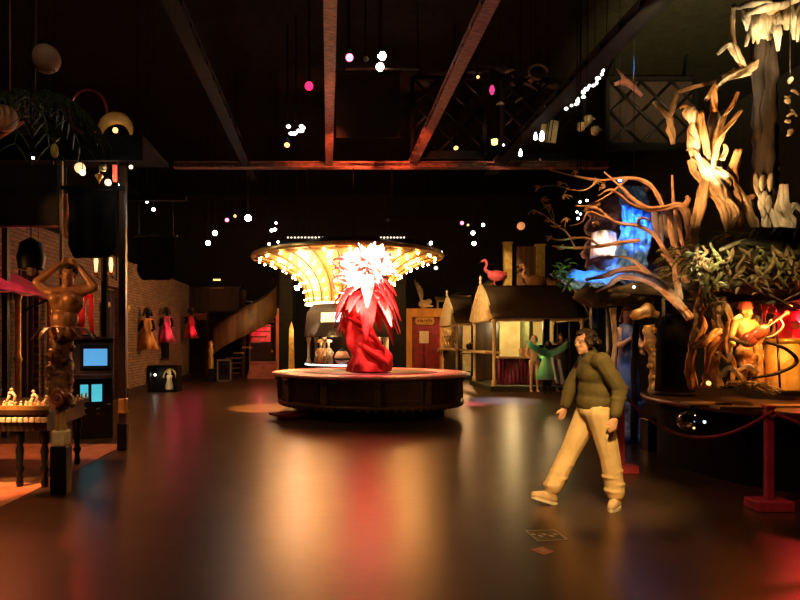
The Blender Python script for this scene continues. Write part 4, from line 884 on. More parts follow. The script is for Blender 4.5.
for a in 'LR':
    limb(b, J['chest'] + Vector((0, 0, .07)), J['s' + a], .08, .065); limb(b, J['s' + a], J['e' + a], .055, .042); limb(b, J['e' + a], J['w' + a], .042, .028)
    hand_mb(b, J['w' + a], J['w' + a] - J['e' + a], 1.0, (-1, 0, 0), .35)
    limb(b, J['h' + a], J['k' + a], .085, .058); limb(b, J['k' + a], J['a' + a], .055, .04)
q = head_mb(b, J['head'], (-1, -.3, -.05), 1.0)
obj('body', fuse(b, .0075, 3), SKIN, wk); eyes(wk, q, 1.0)
obj('hair', hair_mb(J['head'], (-1, -.3, -.05), 1.04, .05), BRH, wk)
JK = mat('olive_jacket', (.12, .09, .026), (.07, .053, .016), .75, scale=5, bump=.4, bscale=14)
KH = mat('khaki_trousers', (.74, .53, .28), (.6, .42, .21), .8, scale=5, bump=.4, bscale=12)
m = MB(); m.ball((.15, 0, 1.0), (.17, .2, .17), 16, 12); m.ball((.155, 0, 1.12), (.165, .2, .2), 16, 12); m.ball((.14, 0, 1.28), (.16, .215, .18), 16, 12); m.ball((.12, 0, 1.39), (.12, .19, .085), 14, 10); limb(m, (.115, 0, 1.4), (.09, 0, 1.475), .1, .075)
for a in 'LR':
    limb(m, J['chest'] + Vector((0, 0, .07)), J['s' + a], .1, .09); limb(m, J['s' + a], J['e' + a], .085, .07); limb(m, J['e' + a], J['e' + a].lerp(J['w' + a], .9), .07, .055)
    for k in range(3): p = J['e' + a].lerp(J['w' + a], k * .22 - .1); m.ball(p, (.078, .072, .03), 10, 6)
obj('jacket', fuse(m, .012, 2), JK, wk)
m = MB(); m.ball((.15, 0, .92), (.16, .19, .13), 16, 12)
for a in 'LR':
    H, K, A = J['h' + a], J['k' + a], J['a' + a]; limb(m, H, K, .125, .095); limb(m, K, K.lerp(A, .86), .095, .088)
    for k in range(4): m.ball(K.lerp(A, .3 + k * .17) + Vector((.01 * (-1) ** k, 0, 0)), (.1, .098, .03), 10, 6)
obj('trousers', fuse(m, .012, 2), KH, wk)
SH = mat('tan_shoe', (.6, .42, .24), (.4, .25, .13), .6); SOLE = mat('pale_sole', (.75, .65, .5), None, .7)
for A, d, pit in ((J['aL'], Vector((-.62, -.78, 0)), 0), (J['aR'], Vector((-1, -.15, 0)), .3)):
    d = d.normalized(); m = MB(); base = Vector((A.x, A.y, .052 + (.0 if not pit else 0))); up = Vector((0, 0, 1)); tp = d * math.cos(pit) + up * math.sin(pit)
    limb(m, A + Vector((0, 0, .02)), base - d * .03, .055, .05); limb(m, base - d * .03, base + tp * .1, .05, .048); limb(m, base + tp * .1, base + tp * .17 - up * .008, .047, .036); s_ = obj('shoe', fuse(m, .008, 2), SH, wk)
    m = MB(); sd = d.cross(up); pts = []
    for k in range(20):
        t = 2 * PI * k / 20; r = .125 if math.cos(t) > 0 else .1; pts.append(base + tp * (.06 + .145 * math.cos(t)) + sd * .052 * math.sin(t) * (1 - .12 * math.cos(t)) - up * .05)
    n = len(pts); m.add(pts + [p + up * .028 for p in pts], [tuple(range(n))[::-1], tuple(range(n, 2 * n))] + [(i, (i + 1) % n, (i + 1) % n + n, i + n) for i in range(n)])
    obj('sole', m, SOLE, s_); m = MB()
    for k in range(3): c = base + tp * (.05 + .03 * k) + up * (.05 - .008 * k); m.tube([c - sd * .03, c + up * .006, c + sd * .03], .006, 5)
    obj('laces', m, SOLE, s_)

# ------------------------------------------------------------------ floor stickers
t = thing('floor_sticker', 'rectangular floor sticker with a pale outline in front of the walker', 'sticker', (P(546, 537, 5.05).x, 5.05, 0), rz=.0)
c = [Vector(((px - VX) / FPX * (992 / (py - VY)), 992 / (py - VY), 0)) - t.location for px, py in ((525, 531), (555, 530), (568, 540), (538, 542))]
cc = sum(c, Vector()) / 4
obj('backing', MB().prism([(v.x, v.y) for v in c], 0, .003, 'Z'), mat('sticker_dark', (.12, .08, .04), (.3, .2, .1), .5, scale=14), t)
m = MB()
for k in range(4):
    a, b = c[k], c[(k + 1) % 4]; m.prism([(a.x, a.y), (b.x, b.y), tuple((b * .92 + cc * .08).xy), tuple((a * .92 + cc * .08).xy)], .003, .005, 'Z')
obj('outline', m, mat('sticker_cream', (.95, .82, .58), (.85, .7, .45), .6), t)
m = MB()
for k in range(5): p = cc + Vector((-.1 + .045 * k, .02 * (-1) ** k, .004)); m.box(p, (.03, .035 + .01 * (k % 2), .003), .5)
obj('print', m, MATS['sticker_cream'], t)
t = thing('arrow_sticker', 'reddish diamond shaped floor sticker nearest the camera', 'sticker', (P(542, 551, 4.7).x, 4.7, 0))
c = [Vector(((px - VX) / FPX * (992 / (py - VY)), 992 / (py - VY), 0)) - t.location for px, py in ((530, 550), (542, 547), (554, 552), (544, 555))]
obj('backing', MB().prism([(v.x, v.y) for v in c], 0, .003, 'Z'), mat('sticker_red', (.9, .35, .25), (.8, .25, .16), .6), t); obj('arrow', MB().prism([(-.03, .0), (.02, .02), (.04, -.01), (.0, -.02)], .003, .005, 'Z'), mat('sticker_white', (.9, .8, .7), None, .5), t)

# ------------------------------------------------------------------ barrier posts and ropes
STM = mat('barrier_red', (.42, .05, .08), (.3, .03, .05), .4, scale=4); ROPE = mat('barrier_rope', (.25, .03, .06), (.15, .02, .035), .8, scale=30, bump=.5)
p1 = Vector((4.16, 5.85, 0)); p2 = Vector(((621 - VX) / FPX * 7.5, 7.5, 0)); p3 = Vector((6.3, 4.6, 0))
for p, lb, rz in ((p1, 'red wooden barrier post on a square foot nearest the platform front', 0), (p2, 'red wooden barrier post partly behind the walking person', .0)):
    t = thing('barrier_post', lb, 'barrier post', p, 'red barrier posts', rz)
    obj('foot', MB().box((0, 0, .05), (.34, .22, .1), bev=.012), STM, t); obj('post', MB().box((0, 0, .53), (.072, .055, .86), bev=.01), STM, t); obj('cap', MB().box((0, 0, .97), (.1, .075, .03), bev=.01), STM, t)
    obj('ring', MB().tube([(.03 * math.cos(a), -.045, .91 + .03 * math.sin(a)) for a in [k * PI / 5 for k in range(11)]], .006, 5), GOLD, t)
def rope(a, b, sag, lb):
    a = a + Vector((0, 0, .91)); b = b + Vector((0, 0, .91)); pts = [a.lerp(b, u / 24) - Vector((0, 0, sag * 4 * (u / 24) * (1 - u / 24))) for u in range(25)]; solo('barrier_rope', MB().tube(pts, .016, 8), ROPE, lb, 'rope', 'barrier ropes')
rope(p1 + Vector((-.04, -.05, 0)), p2 + Vector((.04, -.05, 0)), .34, 'dark red rope sagging between the two red barrier posts'); rope(p1 + Vector((.04, -.05, 0)), p3, .3, 'dark red rope running from the nearest barrier post out to the right')

# ------------------------------------------------------------------ round platform with musicians
RX, RY = 6.6, 7.8
pf = thing('display_platform', 'big round dark wooden display platform on the right', 'platform', (RX, RY, 0))
obj('deck', MB().lathe([(0, .78), (2.3, .78), (2.36, .8), (2.36, .845), (2.32, .855), (0, .855)], seg=72), mat('platform_wood', (.14, .08, .04), (.07, .035, .018), .3, scale=4, stretch=(.2, 1, 1)), pf)
obj('skirt', MB().lathe([(2.2, 0), (2.2, .78)], seg=60, mod=lambda a, z: 1 + .012 * math.sin(a * 50)), BLACK, pf)
obj('edge_trim', MB().lathe([(2.36, .79), (2.385, .8), (2.385, .84), (2.36, .85)], seg=72), mat('dark_red_trim', (.2, .035, .03), (.12, .02, .018), .4), pf)
t = thing('mirror_ball', 'small glittering mirror ball hanging below the platform rope', 'mirror ball', P(705, 425, 6.9)); obj('ball', MB().ball((0, 0, 0), .13, 14, 10), mat('mirror_tiles', (.5, .6, .65), (.1, .12, .15), .08, 1, scale=25), t); t.location.x = min(t.location.x, 4.28); t.location.y = 7.2
obj('bracket', MB().tube([(.0, 0, .12), (.1, .1, .18)], .02, 6), BLACKM, t)
lantern(704.5, 422, 6.95, .016, glow('cyan_bulb', (.6, .85, 1), 3), 'cold white bulb glinting at the mirror ball', False)
lantern(694, 428, 6.95, .012, BULBO, 'tiny orange bulb left of the mirror ball', False)

# rock ledge above the musicians
def rocky(c, r, disp, seg=56, rings=36, fs=1.6):
    m = MB().ball((0, 0, 0), 1, seg, rings)
    for i, v in enumerate(m.v):
        n_ = noise.fractal(v * fs + Vector((3, 1, 7)), 1, 2, 5) * disp; k = 1 + n_; z = max(-.85, min(.8, v.z * 1.35)); m.v[i] = Vector((v.x * r[0] * k, v.y * r[1] * k, z * r[2] * (1 + n_ * .7)))
    m.v = [v + Vector(c) for v in m.v]; return m
rk = thing('rock_ledge', 'mossy brown rock ledge carrying the driftwood trees', 'rock', (6.45, 8.2, .855))
obj('ledge', rocky((6.5, 8.2, 2.48), (1.85, 1.6, .46), .45, 90, 60, 2.6), ROCK, rk, True)
m = MB(); m.tube(spline([(6.9, 8.6, .85), (6.85, 8.5, 1.5), (6.8, 8.5, 2.3)], 6), lerpr([.8, .5, .9], 13), 20, gn=.6, gs=2.5); obj('pillar', m, ROCK, rk, True)
m = MB()
for k in range(260):
    a = RND.uniform(2.6, 4.9); z = RND.uniform(2.42, 2.9); r = 1.78 + RND.uniform(-.1, .1); c = Vector((6.5 + r * math.cos(a), 8.2 + r * .86 * math.sin(a), z)); m.leaf(c, (math.cos(a) + RND.uniform(-.8, .8), math.sin(a) + RND.uniform(-.8, .8), RND.uniform(-.8, .6)), RND.uniform(.08, .2), .05, .5, .01, 4)
obj('moss', m, mat('moss', (.3, .26, .08), (.14, .14, .04), .9, scale=20), rk, True, kind='stuff')
m = MB()
for k in range(70):
    u = RND.random(); c = P(688 + 26 * u + RND.uniform(-6, 6), 248 + 50 * u + RND.uniform(-10, 10), 7.35 + .25 * RND.random()); d = Vector((RND.uniform(-1, 1), RND.uniform(-1, -.2), RND.uniform(-.6, 1))); m.leaf(c, d, RND.uniform(.08, .16), .06, .3, .012, 4)
t = solo('lichen_clump', m, LICHEN, 'pale yellow lichen clump on the left end of the rock ledge', 'lichen', kind='stuff')
m = MB()
for k in range(5): a = k * 1.25; m.leaf((0, 0, 0), (math.cos(a), math.sin(a), .5), .16, .1, .3)
solo('white_shell', MB().leaf((-.12, 0, 0), (1, 0, .5), .34, .16, .1, .03, 6), IVORY, 'white leaf shaped shell lying on the rock ledge', 'shell', loc=P(731, 251, 7.2))

mat('orange_root', (.6, .3, .1), (.35, .15, .05), .5, scale=6, bump=.3)
# driftwood standing on the ledge
def T(ps_, n=None): return [P(*p) for p in ps_]
def wood(name, label, cat, segs, mt=WOODGREY, base=None):
    first = segs[0][1]; t = thing(name, label, cat, base or P(*first[0])); 
    for nm, pts, rr in segs: obj(nm, sinew(MB(), T(pts), rr) if max(rr) > .028 else gnarl(MB(), T(pts), rr, 8, 6, .5, 6, .01), MATS['orange_root'] if nm in ('crossed_limb', 'horn') else mt, t, True)
    return t
Yd = 7.7
wood('driftwood_beast', 'pale twisted driftwood beast standing lit on the rock ledge', 'driftwood sculpture', [
    ('leg', [(692, 247, Yd), (697, 218, Yd), (704, 190, Yd - .05), (712, 160, Yd - .1), (716, 140, Yd - .1), (724, 116, Yd - .1)], [.075, .08, .075, .06, .055, .03]),
    ('leg', [(729, 250, Yd), (728, 226, Yd), (722, 205, Yd - .05), (708, 188, Yd), (694, 172, Yd), (689, 160, Yd)], [.05, .055, .06, .06, .05, .03]),
    ('leg', [(757, 246, Yd + .1), (754, 224, Yd), (745, 202, Yd), (732, 186, Yd), (716, 180, Yd)], [.05, .055, .06, .06, .05]),
    ('rib', [(704, 172, Yd), (718, 172, Yd - .1), (730, 184, Yd), (738, 202, Yd), (734, 216, Yd + .05)], [.05, .07, .075, .06, .03]),
    ('rib', [(692, 158, Yd), (703, 165, Yd - .1), (720, 192, Yd - .1), (730, 206, Yd)], [.04, .07, .08, .05]),
    ('rib', [(716, 196, Yd), (728, 200, Yd - .1), (736, 214, Yd - .1), (731, 232, Yd)], [.03, .04, .035, .02]),
    ('neck', [(698, 168, Yd), (694, 148, Yd), (693, 130, Yd), (696, 114, Yd)], [.06, .075, .07, .05]),
    ('neck', [(716, 178, Yd), (713, 152, Yd + .1), (716, 130, Yd + .1), (714, 112, Yd + .1)], [.07, .08, .09, .05]),
    ('crossed_limb', [(700, 112, Yd - .1), (704, 136, Yd - .15), (708, 158, Yd - .1)], [.04, .05, .04]),
    ('crossed_limb', [(742, 110, Yd - .1), (730, 124, Yd - .15), (718, 140, Yd - .2), (714, 160, Yd - .15)], [.02, .035, .045, .04]),
    ('skull', [(692, 122, Yd), (690, 112, Yd - .05), (694, 106, Yd)], [.05, .075, .03]),
    ('horn', [(690, 108, Yd), (684, 106, Yd), (680, 108, Yd)], [.03, .02, .01]),
    ('horn', [(714, 112, Yd), (714, 96, Yd), (716, 84, Yd)], [.045, .04, .03]),
    ('horn', [(724, 116, Yd), (733, 104, Yd), (738, 92, Yd)], [.03, .03, .02]),
    ('splinter', [(700, 160, Yd - .2), (694, 150, Yd - .25), (686, 150, Yd - .2)], [.03, .025, .01]),
    ('splinter', [(722, 160, Yd - .2), (726, 150, Yd - .2), (724, 144, Yd - .2)], [.035, .03, .012]),
    ('splinter', [(694, 142, Yd - .2), (688, 132, Yd - .2)], [.03, .01])])
wood('curved_root', 'smooth curved orange root beside the driftwood beast', 'driftwood sculpture', [
    ('stem', [(742, 246, Yd + .1), (738, 222, Yd), (734, 200, Yd + .05), (733, 175, Yd), (738, 150, Yd)], [.05, .07, .08, .075, .05]),
    ('arm', [(734, 190, Yd), (744, 198, Yd), (754, 196, Yd)], [.06, .05, .03])], mat('orange_root', (.6, .3, .1), (.35, .15, .05), .5, scale=6, bump=.3))
wood('birch_trunk', 'tall thick trunk with peeling pale bark on the rock ledge', 'tree trunk', [
    ('trunk', [(770, 246, 7.9), (768, 200, 7.9), (766, 150, 7.9), (764, 90, 7.95), (762, 30, 8.0), (762, -30, 8.0)], [.17, .15, .16, .15, .17, .15])], mat('dark_bark', (.04, .025, .014), (.014, .009, .006), .8, scale=6, stretch=(1, 1, .4), bump=.8))
m = MB()
for k in range(14):
    u = RND.random(); c = P(760 + RND.uniform(-5, 12), 170 + 70 * u, 7.72); m.leaf(c, (RND.uniform(-.3, .3), -.1, -1), RND.uniform(.18, .35), .1, 0, .014, 5, (1, .2, 0))
t = thing('bark_strips', 'peeling cream bark strips on the lower side of the tall trunk', 'bark', P(768, 240, 7.72)); t.name = 'peeling_bark'; obj('bark_sheet', m, BARKW, t, True)
wood('pale_stump', 'short cream gilded stump right of the tall trunk', 'stump', [('trunk', [(786, 246, 7.7), (786, 225, 7.7), (782, 205, 7.7), (784, 185, 7.7)], [.1, .11, .08, .05]), ('branch', [(786, 215, 7.7), (794, 205, 7.7), (800, 212, 7.7)], [.05, .04, .03])], BARKW)
# skirted white roots high up
t = thing('root_crown', 'cluster of bright cream roots hanging at the top right', 'driftwood sculpture', P(766, 52, 7.7))
for k in range(13):
    x = 745 + 4.3 * k + RND.uniform(-2, 2); tp = 6 + 4 * math.sin(k); ln = RND.uniform(22, 42)
    obj('root', sinew(MB(), T([(x + RND.uniform(-4, 4), tp, Yd + .1), (x, tp + ln * .5, Yd - .05 + RND.uniform(-.1, .1)), (x + RND.uniform(-5, 5), tp + ln, Yd)]), [.035, .05, .015]), BARKW, t, True)
for pts, rr in (([(738, 8, Yd - .2), (752, 4, Yd - .2), (770, 4, Yd - .2)], [.03, .05, .03]), ([(748, 14, Yd - .2), (764, 8, Yd - .2), (782, 5, Yd - .1), (800, -4, Yd)], [.03, .045, .05, .05])): obj('cross_root', gnarl(MB(), T(pts), rr, 8, 6, .5, 5), BARKW, t, True)
obj('anchor_limb', gnarl(MB(), T([(764, 40, 7.95), (760, 22, Yd + .1), (770, 6, Yd), (800, -10, Yd)]), [.09, .1, .1, .08], 8), WOODGREY, t, True)
t = thing('shell_strand', 'hanging strand of pale shells right of the tall trunk', 'strand', P(790, 82, 7.3))
for k in range(9): obj('shell', MB().leaf(P(789 + 2.5 * math.sin(k * 2.1), 84 + k * 6.5, 7.28), (math.sin(k * 1.7), -.5, math.cos(k * 2.3)), .09, .06, .2, .02, 5), BARKW, t, True)
obj('cord', MB().tube([P(790, 140, 7.32), Vector((P(790, 140, 7.32).x, 7.32, 8.58))], .006, 5), BLACKM, t, True)
# upper branches in front of the ceiling
wood('high_branch', 'dim branch reaching left from the tall trunk above the driftwood beast', 'branch', [('limb', [(764, 60, 7.95), (745, 70, 7.9), (722, 80, 7.8), (706, 100, 7.8)], [.08, .07, .055, .03]), ('twig', [(745, 70, 7.9), (735, 52, 7.8), (728, 44, 7.7), (718, 54, 7.7)], [.05, .05, .04, .02]), ('twig', [(735, 52, 7.8), (732, 30, 7.8), (734, 5, 7.8)], [.035, .03, .03])])
wood('lone_branch', 'short orange branch fork hanging in the dark above the waterfall', 'branch', [('limb', [(670, 118, 8.4), (671, 130, 8.4), (673, 144, 8.4)], [.05, .06, .03]), ('twig', [(670, 118, 8.4), (660, 108, 8.4), (653, 102, 8.4)], [.05, .03, .02]), ('twig', [(670, 116, 8.4), (676, 98, 8.4), (684, 90, 8.4), (764, 70, 8.0)], [.04, .035, .03, .03])])
wood('ceiling_driftwood', 'slim pinkish driftwood piece hanging near the white garland', 'branch', [('limb', [(615, 84, 11), (626, 82, 11), (634, 88, 11), (642, 96, 11)], [.04, .06, .055, .03]), ('twig', [(626, 82, 11), (620, 72, 11), (616, 68, 11)], [.04, .03, .01]), ('wire', [(634, 88, 11), (634, 20, 11)], [.008, .008])], mat('pink_driftwood', (.7, .42, .3), (.5, .26, .16), .6))
spot((4.0, 8.5, 5.8), P(630, 85, 11), 160, (1, .5, .25), 14, .6)

# branch tangle over the waterfall
tang = [
 ('bright forked branch sweeping left over the blue waterfall', [('limb', [(693, 246, 8.0), (684, 208, 8.3), (660, 209, 8.6), (646, 208, 8.6), (632, 198, 8.7), (622, 188, 8.8), (604, 172, 8.9)], [.07, .055, .045, .035, .03, .025, .012]), ('twig', [(646, 208, 8.6), (632, 205, 8.6), (612, 190, 8.6), (598, 196, 8.7)], [.03, .022, .018, .008]), ('knot', [(684, 208, 8.3), (688, 200, 8.2), (686, 196, 8.2)], [.05, .04, .02])]),
 ('long bare branch arching to the left end of the tangle', [('limb', [(700, 300, 8.2), (668, 256, 8.4), (655, 236, 8.5), (638, 226, 8.6), (615, 222, 8.7), (596, 208, 8.8), (575, 206, 8.9)], [.05, .035, .035, .03, .026, .02, .01]), ('twig', [(638, 226, 8.6), (640, 218, 8.5), (650, 220, 8.5)], [.025, .018, .01]), ('twig', [(615, 222, 8.7), (590, 212, 8.7), (582, 222, 8.7), (570, 226, 8.8)], [.02, .016, .012, .006])]),
 ('thick double branch running under the blue pool', [('limb', [(690, 318, 7.9), (672, 296, 8.1), (655, 278, 8.3), (640, 270, 8.4), (622, 270, 8.5), (603, 276, 8.6), (585, 280, 8.7)], [.06, .055, .055, .05, .045, .035, .02]), ('limb', [(684, 310, 7.9), (664, 292, 8.0), (644, 280, 8.2), (620, 277, 8.4), (608, 286, 8.4), (596, 292, 8.4)], [.05, .045, .04, .035, .025, .012]), ('twig', [(655, 278, 8.3), (640, 266, 8.3), (628, 258, 8.3), (606, 256, 8.4)], [.035, .025, .02, .01])]),
 ('drooping twiggy branch at the left of the tangle', [('limb', [(640, 240, 8.6), (600, 246, 8.9), (575, 248, 9.0), (552, 246, 9.1)], [.03, .03, .02, .01]), ('twig', [(600, 246, 8.9), (585, 238, 8.9), (560, 240, 9.0), (546, 236, 9.0)], [.02, .018, .012, .006]), ('twig', [(575, 248, 9.0), (566, 232, 9.0), (556, 226, 9.0)], [.016, .012, .006])]),
 ('short broken branch pointing up beside the white drape', [('limb', [(680, 300, 8.2), (676, 278, 8.3), (672, 262, 8.3), (662, 254, 8.3)], [.04, .04, .03, .02]), ('twig', [(676, 278, 8.3), (686, 268, 8.2), (690, 258, 8.2)], [.03, .02, .01])]),
 ('thin upright pair of brown branches right of the waterfall', [('limb', [(690, 300, 8.6), (680, 262, 8.6), (672, 238, 8.6), (668, 215, 8.6)], [.05, .045, .04, .02]), ('limb', [(684, 250, 8.6), (678, 225, 8.6), (674, 205, 8.6), (672, 175, 8.6)], [.03, .03, .025, .015])]),
 ('high thin branch crossing above the waterfall', [('limb', [(668, 215, 8.6), (650, 185, 8.8), (628, 178, 9.0), (600, 180, 9.2), (575, 176, 9.3), (550, 170, 9.4)], [.03, .03, .026, .02, .014, .008]), ('twig', [(628, 178, 9.0), (612, 192, 9.0), (596, 202, 9.1)], [.02, .014, .008]), ('twig', [(600, 180, 9.2), (586, 190, 9.2), (570, 190, 9.2)], [.015, .01, .006])])]
mat('gold_lit_root_skin', (.7, .4, .12), (.3, .12, .04), .5, .2, scale=9, bump=.6)  # gold and orange light put into the root colour
TW = mat('tan_branch', (.62, .38, .2), (.4, .2, .09), .6, scale=9, bump=.4)
for lb, segs in tang: wood('driftwood_branch', lb, 'branch', segs, TW)
# dry leaves at the branch tips: parts of the branch they grow on
DRYL = mat('dry_leaf', (.55, .36, .14), (.35, .2, .07), .7, scale=12)
BRV = [(o, o.parent.location + v.co) for o in COL.objects if o.parent and o.parent.name.startswith('driftwood_branch') for v in list(o.data.vertices)[::6]]
for k, (px, py) in enumerate(((540, 187), (541, 200), (562, 184), (564, 195), (550, 205), (556, 228), (552, 238), (572, 240), (586, 212), (593, 222), (578, 172), (595, 181), (566, 218), (605, 188), (534, 210), (560, 250), (600, 206), (548, 222))):
    c = P(px, py, 9.2 + RND.uniform(-.3, .3)); o, near = min(BRV, key=lambda q: (q[1] - c).length); m = MB(); a = RND.uniform(0, 6)
    for j in (-.7, 0, .7): m.leaf(c, (math.cos(a + j), -.3, math.sin(a + j) * .5), RND.uniform(.07, .13), .05, .2, .008, 4)
    m.tube(spline([near, near.lerp(c, .5) + Vector((0, 0, .04)), c], 3), .005, 4)
    obj('dry_leaf', m, YEL if k in (0, 1) else DRYL, o.parent, True, label='yellow leaf' if k in (0, 1) else None)

# vines hanging over the lip of the ledge
VINE = mat('vine_bark', (.4, .24, .1), (.18, .1, .04), .7, scale=12, bump=.5)
vn = thing('vine_tangle', 'tangle of thin brown vines trailing over the lip of the rock ledge', 'vines', P(730, 250, 6.75))
for k in range(26):
    x = RND.uniform(690, 806); y0 = RND.uniform(243, 262); ln = RND.uniform(18, 70); Y = 6.62 + .0035 * abs(x - 760)
    pts = [(x, y0, Y + .25), (x + RND.uniform(-10, 10), y0 + ln * .3, Y), (x + RND.uniform(-16, 16), y0 + ln * .65, Y + .02), (x + RND.uniform(-22, 22), y0 + ln, Y + .1)]
    m = gnarl(MB(), T(pts), [.012, .022, .018, .006], 6, 5, .6, 8, .02); c = P(*pts[2])
    for j in range(5): m.leaf(c + Vector((RND.uniform(-.05, .05), -.01, RND.uniform(-.12, .12))), (RND.uniform(-1, 1), RND.uniform(-1, 0), RND.uniform(-.6, .6)), RND.uniform(.05, .11), .035, .4, .006, 4)
    obj('vine', m, VINE if k % 3 else MATS['moss'], vn, True)

# gnarled roots standing at the back under the ledge
for i, (px, lb, w_) in enumerate(((718, 'gnarled brown root behind the horn lamp', .06), (728, 'thin forked root left of the violinist', .04), (757, 'gnarled amber lit root behind the red violin', .06), (765, 'slender bent root beside the yellow drum', .04))):
    y = 7.75 + .1 * (i % 2); a = RND.uniform(-6, 6)
    wood('cave_root', lb, 'driftwood sculpture', [('stem', [(px, 388, y), (px + a, 366, y), (px - a * .6, 342, y), (px + a * .5, 318, y), (px - a, 300, y + .2)], [w_ * 1.2, w_, w_ * .8, w_, w_ * 1.3]), ('twig', [(px + a * .5, 345, y), (px + 7, 334, y - .1), (px + 9, 322, y - .15)], [w_ * .6, w_ * .5, .01]), ('twig', [(px, 362, y), (px - 8, 354, y - .1), (px - 11, 346, y - .1)], [w_ * .6, w_ * .45, .01])], MATS['gold_lit_root_skin'])
spot((4.95, 6.85, 2.02), P(716, 350, 7.7), 90, (1, .42, .1), 80, .7, .04)

# waterfall, pool, drape
BLU = mat('blue_foil', (.1, .32, .95), (.25, .6, 1), .28, .3, scale=16, bump=1.0, bscale=48)
t = thing('blue_waterfall', 'crinkled blue foil waterfall behind the bare branches', 'waterfall', P(632, 280, 10.9))
def fw_(u, v):
    px = 617 + 26 * u + 6 * math.sin(v * 4) + 10 * v * (u - .3); py = 186 + 88 * v; c = P(px, py, 10.9 - .5 * v); c.y += .1 * noise.noise(Vector((u * 6, v * 14, 1))); return c
obj('falling_sheet', MB().sheet(fw_, 20, 40, .015), BLU, t, True)
def fp_(u, v): c = P(560 + 90 * u, 281 - 8 * u - 0 * v, 10.4); return Vector((c.x, 9.9 + 1.0 * v, c.z + .12 * noise.noise(Vector((u * 9, v * 7, 4))) - .16 + .34 * v))
obj('pool_sheet', MB().sheet(fp_, 36, 14, .02), BLU, t, True)
obj('shelf', rocky((P(615, 296, 10.5).x, 10.5, P(615, 296, 10.5).z), (.62, .5, .2), .3, 36, 24), ROCK, t, True)
c0 = P(615, 300, 10.5); obj('support', MB().tube([(c0.x, 10.5, c0.z), (c0.x, 10.5, 0)], .14, 12), BLACKM, t, True)
t = thing('plaster_cliff', 'brown plaster rock face behind the blue waterfall', 'rock', (5.2, 11.6, 0))
def fr_(u, v): return Vector((4.8 + 1.95 * u, 11.45 + .4 * noise.fractal(Vector((u * 4, v * 4, 0)), 1, 2, 4) - .25 * math.sin(PI * u), 2.75 + 1.6 * v - .6 * abs(u - .45) * v))
obj('face', MB().sheet(fr_, 40, 28, .08), mat('plaster_rock', (.34, .2, .2), (.2, .12, .13), .85, scale=5, bump=.6), t, True)
[obj('post', MB().box((x, 11.9, 1.4), (.12, .12, 2.9)), BLACKM, t, True) for x in (5.1, 6.5)]
t = thing('white_drape', 'brightly lit white cloth draped beside the waterfall', 'drape', P(605, 258, 10.9))
obj('cloth', MB().sheet(lambda u, v: P(592 + 24 * u + 4 * v * (u - .5), 233 + 26 * v - 3 * math.sin(u * PI), 10.75 - .06 * math.sin(u * 14)), 20, 8, .015), mat('white_cloth', (.9, .78, .7), (.8, .65, .55), .7), t, True)
t = thing('white_icicles', 'row of white drips hanging right of the waterfall', 'drips', P(665, 232, 10.2))
for k in range(6): obj('drip', MB().tube(spline(T([(654 + 5 * k, 212 + RND.uniform(-4, 4), 10.2), (656 + 4.5 * k, 228, 10.15), (658 + 5 * k, 240 + RND.uniform(-5, 8), 10.2)]), 4), lerpr([.05, .06, .015], 9), 8), mat('white_drip', (.85, .72, .6), (.7, .5, .4), .6), t, True)
obj('rail', MB().tube(T([(645, 210, 10.25), (690, 208, 10.25)]), .03, 6), WOODGREY, t, True)
m = MB()
for k in range(40): c = P(562 + RND.uniform(-8, 10), 270 + RND.uniform(-8, 18), 9.7 + RND.uniform(-.2, .2)); m.leaf(c, (RND.uniform(-1, 1), RND.uniform(-1, 0), RND.uniform(-.3, 1)), .14, .06, .4, .006, 4)
m.tube(T([(562, 276, 9.7), (574, 284, 10.2)]), .02, 5)
t = solo('green_plant', m, mat('bright_green', (.1, .4, .12), (.05, .2, .06), .6), 'small green leafy plant at the left tip of the blue pool', 'plant')
spot((3.2, 8.0, 3.4), P(562, 272, 9.7), 40, (.3, 1, .4), 10, .6)

# statue in blue and gilded arch beside the platform
t = thing('blue_statue', 'slim blue robed statue on a bluish pedestal left of the gilded arch', 'statue', ((627 - VX) / FPX * 9.9, 9.9, 0)); s = .82
BLC = mat('blue_robe', (.1, .22, .6), (.05, .1, .35), .5, scale=5)
obj('pedestal', MB().lathe([(.28, 0), (.3, .05), (.24, .1), (.22, .5), (.27, .58), (.27, .64), (0, .64)], seg=18), mat('blue_white_stone', (.3, .38, .6), (.06, .08, .16), .5, scale=9), t)
obj('robe', MB().lathe([(0, .64), (.2, .64), (.17, 1.0), (.12, 1.4), (.15, 1.65), (.1, 1.85), (0, 1.88)], seg=20, mod=lambda a, z: 1 + .08 * math.sin(a * 7)), BLC, t)
m = MB(); head_mb(m, (0, 0, 2.0), (-.4, -1, 0), .95); limb(m, (0, 0, 1.8), (0, 0, 1.92), .055, .05); chain(m, [(-.13, 0, 1.76), (-.17, -.1, 1.5), (-.06, -.22, 1.62)], [.05, .045, .03]); chain(m, [(.13, 0, 1.76), (.19, -.05, 1.5), (.14, -.2, 1.4)], [.05, .045, .03]); hand_mb(m, (-.06, -.22, 1.62), (.2, -.3, .8), .8, (1, 0, 0)); hand_mb(m, (.14, -.2, 1.4), (0, -.8, -.2), .8, (0, 0, 1)); obj('body', fuse(m, .011, 2), PALE, t)
obj('hair', hair_mb((0, 0, 2.0), (-.4, -1, 0), .95, .15), mat('red_hair', (.3, .08, .04), (.2, .05, .02), .6), t)
